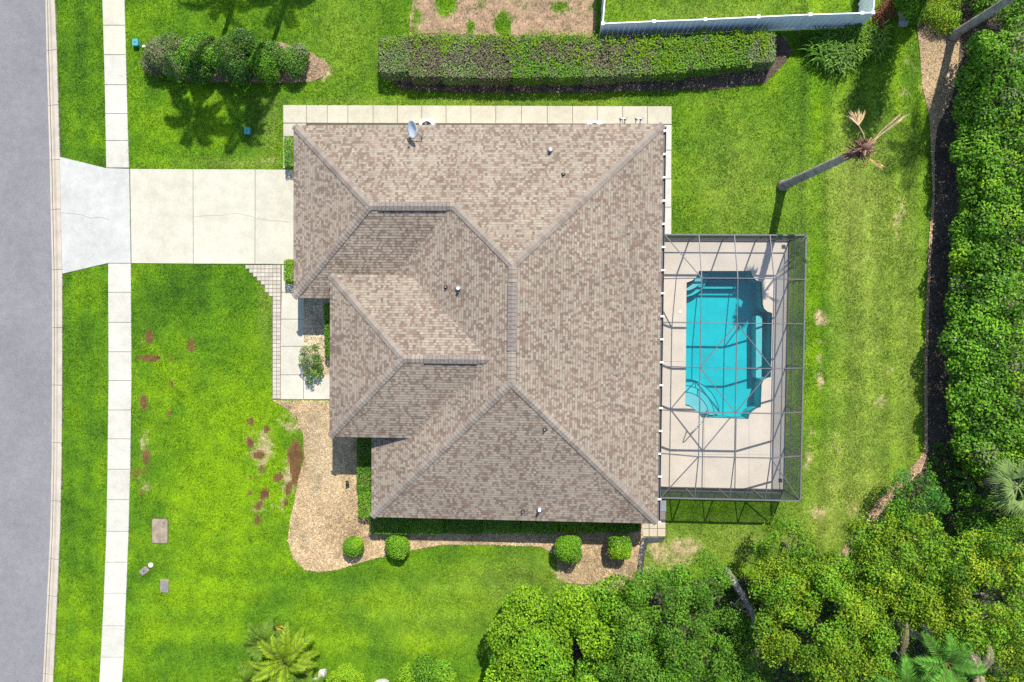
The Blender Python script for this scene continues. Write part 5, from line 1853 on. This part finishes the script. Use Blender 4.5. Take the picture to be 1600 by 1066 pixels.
def dead_fan(tip_w, R, n, spread, seed, col):
    rr = random.Random(seed)
    e = tip_w - o0
    d = (e - top)
    L_ = d.length
    h = Vector((d.x, d.y, 0)).normalized()
    sd = Vector((-h.y, h.x, 0))
    mb = MB()
    st = top + h * .1
    c0 = e - h * R * .9
    mb.tube([st, st.lerp(c0, .5) + Vector((0, 0, .18)), c0], [.035, .028, .02], 6, (.33, .22, .12))
    for k in range(n):
        a = -spread / 2 + spread * k / max(n - 1, 1)
        dd = h * math.cos(a) + sd * math.sin(a)
        l = R * rr.uniform(.75, 1.1)
        w = rr.uniform(.012, .022)
        s2 = (-h * math.sin(a) + sd * math.cos(a)) * w
        v = rr.uniform(.6, 1.3)
        mb.add([c0 - s2, c0 + s2, c0 + dd * l * .6 + s2 * 1.3 + Vector((0, 0, rr.uniform(-.06, .06))), c0 + dd * l + Vector((0, 0, -rr.uniform(0, .2))), c0 + dd * l * .6 - s2 * 1.3], [(0, 1, 2, 4), (4, 2, 3)], tuple(x * v for x in col))
    mb.build('dead_frond', M['husk'], o)


dead_fan(tipu, .75, 26, 1.5, 1, (.40, .28, .15))
dead_fan(tipr, 1.5, 14, .07, 2, (.40, .30, .19))
dead_fan(tipr + Vector((-.15, .1, -.2)), 1.2, 8, .06, 3, (.33, .22, .14))
dead_fan(tipd, .85, 22, .30, 4, (.45, .29, .11))
dead_fan(W(1318, 245, ZP - .9), .5, 16, .9, 5, (.22, .13, .08))

# fan palm at the right edge
b = W(1530, 752, 0)
t = W(1590, 760, 3.2)
o = empty('fan_palm', (b.x, b.y, 0))
tag(o, 'fan palm with a shaggy leaning trunk at the right edge below the vine hedge', 'palm')
top = Vector((t.x - b.x, t.y - b.y, 3.2))
palm_trunk(o, (0, 0, -.05), top, .2, .16, 240, 14)
mb = MB()
rr = random.Random(12)
for k in range(170):
    s_ = top * rr.uniform(.25, .98)
    a = rr.uniform(0, 6.28)
    d = Vector((math.cos(a), math.sin(a), rr.uniform(-.7, .3))).normalized()
    L_ = rr.uniform(.25, .6)
    sd = d.cross(Vector((0, 0, 1))).normalized() * rr.uniform(.015, .04)
    v = rr.uniform(.5, 1.5)
    mb.add([s_ - sd, s_ + sd, s_ + d * L_], [(0, 1, 2)], (.26 * v, .19 * v, .15 * v))
mb.build('dead_skirt', M['husk'], o)
fm = [fan_mesh(.7, 1.0, 300 + k, 28, (.14, .21, .06), mkey='leaf') for k in range(3)]
for k in range(18):
    ob = bpy.data.objects.new('frond', fm[k % 3])
    ob.parent = o
    ob.location = top
    ob.rotation_euler = (rr.uniform(-.3, .3), rr.uniform(-.7, .35), k * 2.399)
    COL.objects.link(ob)
# broad yellow-green leaves beside it
b = W(1508, 742, 0)
o = empty('ginger_plant', (b.x, b.y, 0))
tag(o, 'low plant with broad yellow-green leaves left of the fan palm trunk', 'plant')
for k in range(30):
    a = k * 2.399
    L_ = rr.uniform(.5, .95)
    d = Vector((math.cos(a), math.sin(a), 0))
    sd = Vector((-d.y, d.x, 0)) * L_ * .16
    zt = rr.uniform(.5, 1.1)
    s_ = Vector((rr.uniform(-.25, .25), rr.uniform(-.25, .25), zt * .5))
    col_ = (.20, .24, .012) if k % 3 == 0 else (.07, .16, .015)
    v = rr.uniform(.7, 1.3)
    MB().tube([(s_.x, s_.y, 0), s_], .012, 5, (.07, .12, .02)).add([s_, s_ + d * L_ * .5 + sd + Vector((0, 0, .12)), s_ + d * L_ - Vector((0, 0, .05)), s_ + d * L_ * .5 - sd + Vector((0, 0, .12)), s_ + d * L_ * .5 + Vector((0, 0, .08))],
                                                                [(0, 1, 4), (1, 2, 4), (2, 3, 4), (3, 0, 4)], tuple(x * v for x in col_)).build('leaf', M['waxy'], o)
# feather palms among the oaks at the bottom
for k, (px, py, z, nf, ln_, lab) in enumerate(((1478, 1035, 4.7, 13, 2.1, 'green feather palm in the dark gap between the oaks at the bottom edge'), (1412, 1075, 4.6, 12, 1.9, 'half hidden feather palm at the bottom edge left of the other feather palm'))):
    b = W(px, py, z)
    feather_palm('feather_palm', lab, (b.x, b.y), z, (0, 0), nf, ln_, 250 + k, group='feather palms among the oaks', ll=.6, col=(.07, .19, .02), wd=.06)
b = W(1532, 1052, 5.2)
o = empty('dead_frond_stump', (b.x, b.y, 0))
tag(o, 'pale dry palm fronds sticking up at the bottom edge near the right corner', 'dead palm')
palm_trunk(o, (0, 0, -.05), (0, 0, 5.1), .14, .1, 261, 14)
for k, (a, s_) in enumerate(((1.3, 1.0), (2.0, .8), (4.6, .7))):
    ob = link('dry_frond', frond_mesh(1.7 * s_, .5, .4, .35, 270 + k, 28, .5, .03, (.34, .27, .19)), o, None, (0, 0, 5.1))
    ob.rotation_euler = (.2, -.2, a)
b = W(1408, 1000, 5.0)
o = empty('dry_frond', (b.x, b.y, 0))
tag(o, 'single dry brown palm frond hanging between the broad oak and the gap', 'dead frond')
ob = link('dry_leaf', frond_mesh(1.9, .3, .2, .22, 280, 24, .6, .025, (.34, .25, .15)), o, None, (0, -.9, 5.0))
ob.rotation_euler = (0, 0, 1.4)
MB().tube([(0, 0, 0), (.05, -.5, 2.6), (0, -.9, 5.0)], [.05, .04, .03], 6).build('stalk', M['deadwood'], o)

# cycad-like palms at the bottom edge of the front lawn
for k, (px, py, z, nf, ln_, lab, cl) in enumerate(((447, 1033, 1.3, 24, 1.75, 'largest glossy palm at the bottom edge of the front lawn', (.15, .23, .010)), (413, 1002, 1.1, 16, 1.15, 'smaller dark palm above left of the largest glossy palm', (.08, .15, .012)),
                                                   (396, 1062, .9, 15, 1.25, 'low palm at the bottom edge left of the largest glossy palm', (.10, .18, .012)), (475, 1075, 1.0, 14, 1.2, 'low palm at the bottom edge under the largest glossy palm', (.09, .17, .015)))):
    b = W(px, py, z)
    feather_palm('garden_palm', lab, (b.x, b.y), z, (0, 0), nf, ln_ * 1.18, 290 + k, r0=.14, r1=.12, group='garden palms at the bottom edge', rise=.5, droop=.45, ll=.46, col=cl, wd=.075, n=26)
mb = MB()
b = W(440, 980, 0)
o = empty('dry_flower_stalk', (b.x, b.y, 0))
tag(o, 'orange-brown dry stalk beside the garden palms', 'dead frond')
for k in range(26):
    a = rr.uniform(-.9, .5)
    s_ = Vector((rr.uniform(-.3, .5), rr.uniform(-.5, .3), rr.uniform(.3, .8)))
    d = Vector((math.cos(a), math.sin(a), rr.uniform(-.3, .3)))
    sd = Vector((-d.y, d.x, 0)) * .03
    v = rr.uniform(.6, 1.4)
    mb.add([s_ - sd, s_ + sd, s_ + d * rr.uniform(.25, .5)], [(0, 1, 2)], (.38 * v, .22 * v, .05 * v))
mb.tube([(0, 0, 0), (0, 0, .6)], .03, 6, (.2, .13, .06)).build('stalk', M['husk'], o)

# shrubs and pale stones at the bottom edge
L_ = [lob(540 + dx, 1062 + dy, .75, r) for dx, dy, r in ((0, 0, .8), (-14, 2, .6), (14, 2, .6), (0, -10, .55), (0, 18, .7))]
plant('round_shrub', 'bright lime round shrub at the bottom edge right of the garden palms', 'shrub', (L_[0][0], L_[0][1], 0), L_, [(G_LIME, 6), (G_FRESH, 2), (G_YEL, 2)], 430, .09, .055, 301)
L_ = [lob(666 + dx, 1052 + dy, .8, r) for dx, dy, r in ((0, 0, .95), (-26, 6, .75), (24, 0, .75), (0, -12, .7), (28, 14, .8), (-22, 20, .8), (0, 26, .9))]
plant('round_shrub', 'wide dark-flecked clipped shrub at the bottom edge beside the lime one', 'shrub', (L_[0][0], L_[0][1], 0), L_, [(G_LIME, 4), (G_FRESH, 5), (G_MID, 2.5)], 330, .11, .07, 302)


def rock(name, label, px, py, sx, sy, sz, seed, group):
    g = np.random.default_rng(seed)
    bm = bmesh.new()
    bmesh.ops.create_icosphere(bm, subdivisions=3, radius=1)
    off = g.uniform(0, 9, 3)
    for v in bm.verts:
        p = v.co
        k = 1 + .16 * math.sin(p.x * 3.1 + off[0]) + .14 * math.sin(p.y * 3.7 + off[1]) + .12 * math.sin(p.z * 4.3 + off[2] + p.x * 2)
        q = Vector([math.copysign(abs(c_) ** .6, c_) for c_ in p]) * k
        v.co = Vector((q.x * sx, q.y * sy, q.z * sz))
    me = bpy.data.meshes.new(name)
    bm.to_mesh(me)
    bm.free()
    o = link(name, me, None, M['rock'], W(px, py) + Vector((0, 0, sz * .55)))
    tag(o, label, 'rock', group)


rock('pale_rock', 'upright whitish stone between the garden palms and the lime shrub', 505, 1050, .16, .26, .22, 1, 'pale rocks at the bottom edge')
rock('pale_rock', 'low whitish stone at the bottom edge left of the upright stone', 495, 1063, .22, .18, .18, 2, 'pale rocks at the bottom edge')
rock('pale_rock', 'flat whitish stone between the two bottom edge shrubs', 596, 1065, .42, .18, .16, 3, 'pale rocks at the bottom edge')
rock('grey_rock', 'grey rock in the shade of the red shrub by the fence corner', 1411, 31, .35, .3, .25, 4, None)


# ---- plants in the top right corner
def strappy(name, label, px, py, n, L_, seed, col, zb=.1, w=.05, spread=.6):
    rr = random.Random(seed)
    b = W(px, py, 0)
    o = empty(name, (b.x, b.y, 0))
    tag(o, label, 'plant', 'strappy plants by the fence')
    mb = MB()
    for k in range(n):
        a = rr.uniform(0, 6.28)
        r = rr.uniform(0, 1) ** .6 * spread
        s_ = Vector((math.cos(a * 1.7 + k) * r, math.sin(a * 1.7 + k) * r, zb))
        d = Vector((math.cos(a), math.sin(a), 0))
        sd = Vector((-d.y, d.x, 0)) * w * rr.uniform(.6, 1.1) * .5
        l = L_ * rr.uniform(.6, 1.15)
        h = rr.uniform(.35, .95) * L_
        v = rr.uniform(.5, 1.45)
        p1, p2, p3 = s_ + d * l * .3 + Vector((0, 0, h * .75)), s_ + d * l * .65 + Vector((0, 0, h * .95)), s_ + d * l + Vector((0, 0, h * .6))
        mb.add([s_ - sd, s_ + sd, p1 + sd, p1 - sd, p2 + sd * .9, p2 - sd * .9, p3], [(0, 1, 2, 3), (3, 2, 4, 5), (5, 4, 6)], tuple(x * v for x in col))
    mb.build('leaves', M['leaf'], o)
    MB().lathe([(.12, 0), (.10, .08), (.04, .14)], 10).build('root_crown', M['bark'], o)
    return o


for k, (px, py, n, L_, lab, cl) in enumerate(((1283, 78, 330, .75, 'leftmost strappy clump right of the long hedge', (.085, .19, .02)), (1310, 92, 330, .75, 'strappy clump lowest in the group below the fence corner', (.12, .22, .04)),
                                              (1330, 70, 300, .75, 'strappy clump in the middle just below the fence', (.11, .21, .02)), (1358, 66, 300, .7, 'rightmost strappy clump below the fence corner', (.15, .25, .03)))):
    strappy('strappy_plant', lab, px, py, n, L_, 310 + k, cl, spread=.75)
lb = [lob(1382 + dx, 14 + dy, z, r) for dx, dy, z, r in ((0, 0, .6, .42), (-8, 12, .5, .4), (6, -14, .7, .4), (-4, 22, .4, .3), (8, 6, .5, .35))]
plant('red_shrub', 'reddish brown dry shrub outside the fence corner', 'shrub', (lb[0][0], lb[0][1], 0), lb, [((.20, .075, .035), 5), ((.28, .13, .07), 3), ((.08, .05, .03), 2)], 300, .12, .04, 321, depth=.4)
lb = [lob(1422 + dx, 14 + dy, z, r) for dx, dy, z, r in ((0, 0, 1.0, .5), (-8, -14, 1.1, .5), (8, 10, .8, .45), (4, -26, 1.1, .5), (10, -10, .9, .5))]
plant('leafy_shrub', 'fresh green shrub right of the reddish shrub at the top edge', 'shrub', (lb[0][0], lb[0][1], 0), lb, [(G_FRESH, 5), (G_LIME, 2), (G_MID, 3)], 260, .14, .09, 322, depth=.3)
lb = [lob(1466 + dx, 22 + dy, z, r) for dx, dy, z, r in ((0, 0, .45, .75), (-20, -6, .4, .6), (18, 8, .4, .6), (6, 18, .3, .5), (-8, -24, .5, .7), (20, -20, .5, .7), (26, 26, .3, .4), (-26, 6, .25, .4))]
plant('ground_shrub', 'low lime green fern mass left of the leaning palm', 'shrub', (lb[0][0], lb[0][1], 0), lb, [(G_LIME, 6), (G_FRESH, 3), (G_YEL, 1.5)], 260, .13, .04, 323, depth=.35)
lb = [lob(1560 + dx, 20 + dy, z, r) for dx, dy, z, r in ((-20, -20, 1.2, .8), (10, -10, 1.5, .9), (30, 20, 1.6, .8), (0, -40, 1.4, .9), (45, -20, 1.8, .9), (-35, -35, 1.0, .8), (20, 40, 1.6, .7), (55, 45, 1.9, .8))]
plant('leafy_shrub', 'dark green shrub mass behind the leaning palm in the top right corner', 'shrub', (lb[0][0], lb[0][1], 0), lb, [(G_MID, 5), (G_FRESH, 4), (G_DARK, 2)], 150, .16, .07, 324, depth=.3, stems=5)
# black weed barrier strip by the back path
q = [W(1003, 840), W(1040, 839), W(1036, 846), (W(1012, 848)), W(1008, 862), W(1004, 900), W(994, 902), W(997, 870), W(1000, 850)]
mb = MB()
mb.add([(p.x, p.y, .05) for p in q], [tuple(reversed(range(len(q))))])
mb.build('weed_fabric', M['fabric'])
tag(bpy.data.objects['weed_fabric'], 'strip of black weed barrier fabric running from the back path', 'fabric')

# dark low ground cover under the trees
g = np.random.default_rng(400)
n = 42000
ux, uy = g.uniform(880, 1640, n), g.uniform(690, 1090, n)
k = in_poly(ux, uy, BED_EAST) & (ux + uy * .9 > 1905 + 60 * g.random(n))
ux, uy = ux[k], uy[k]
P = np.array([W(a, b, 0) for a, b in zip(ux, uy)])
P[:, 2] = g.uniform(.05, .25, len(P)) + .25 * sn(P[:, 0], P[:, 1], 2.0, 44)
N = np.tile([0, 0, 1.], (len(P), 1)) + g.normal(0, .5, (len(P), 3))
c_ = np.array(G_MID) * g.uniform(.5, 1.4, (len(P), 1))
tag(link('ground_cover', leaf_mesh('ground_cover', P, N, .16, .09, c_, g), None, M['leaf']), 'low green ground cover under the bottom right trees', 'ground cover', kind='stuff')
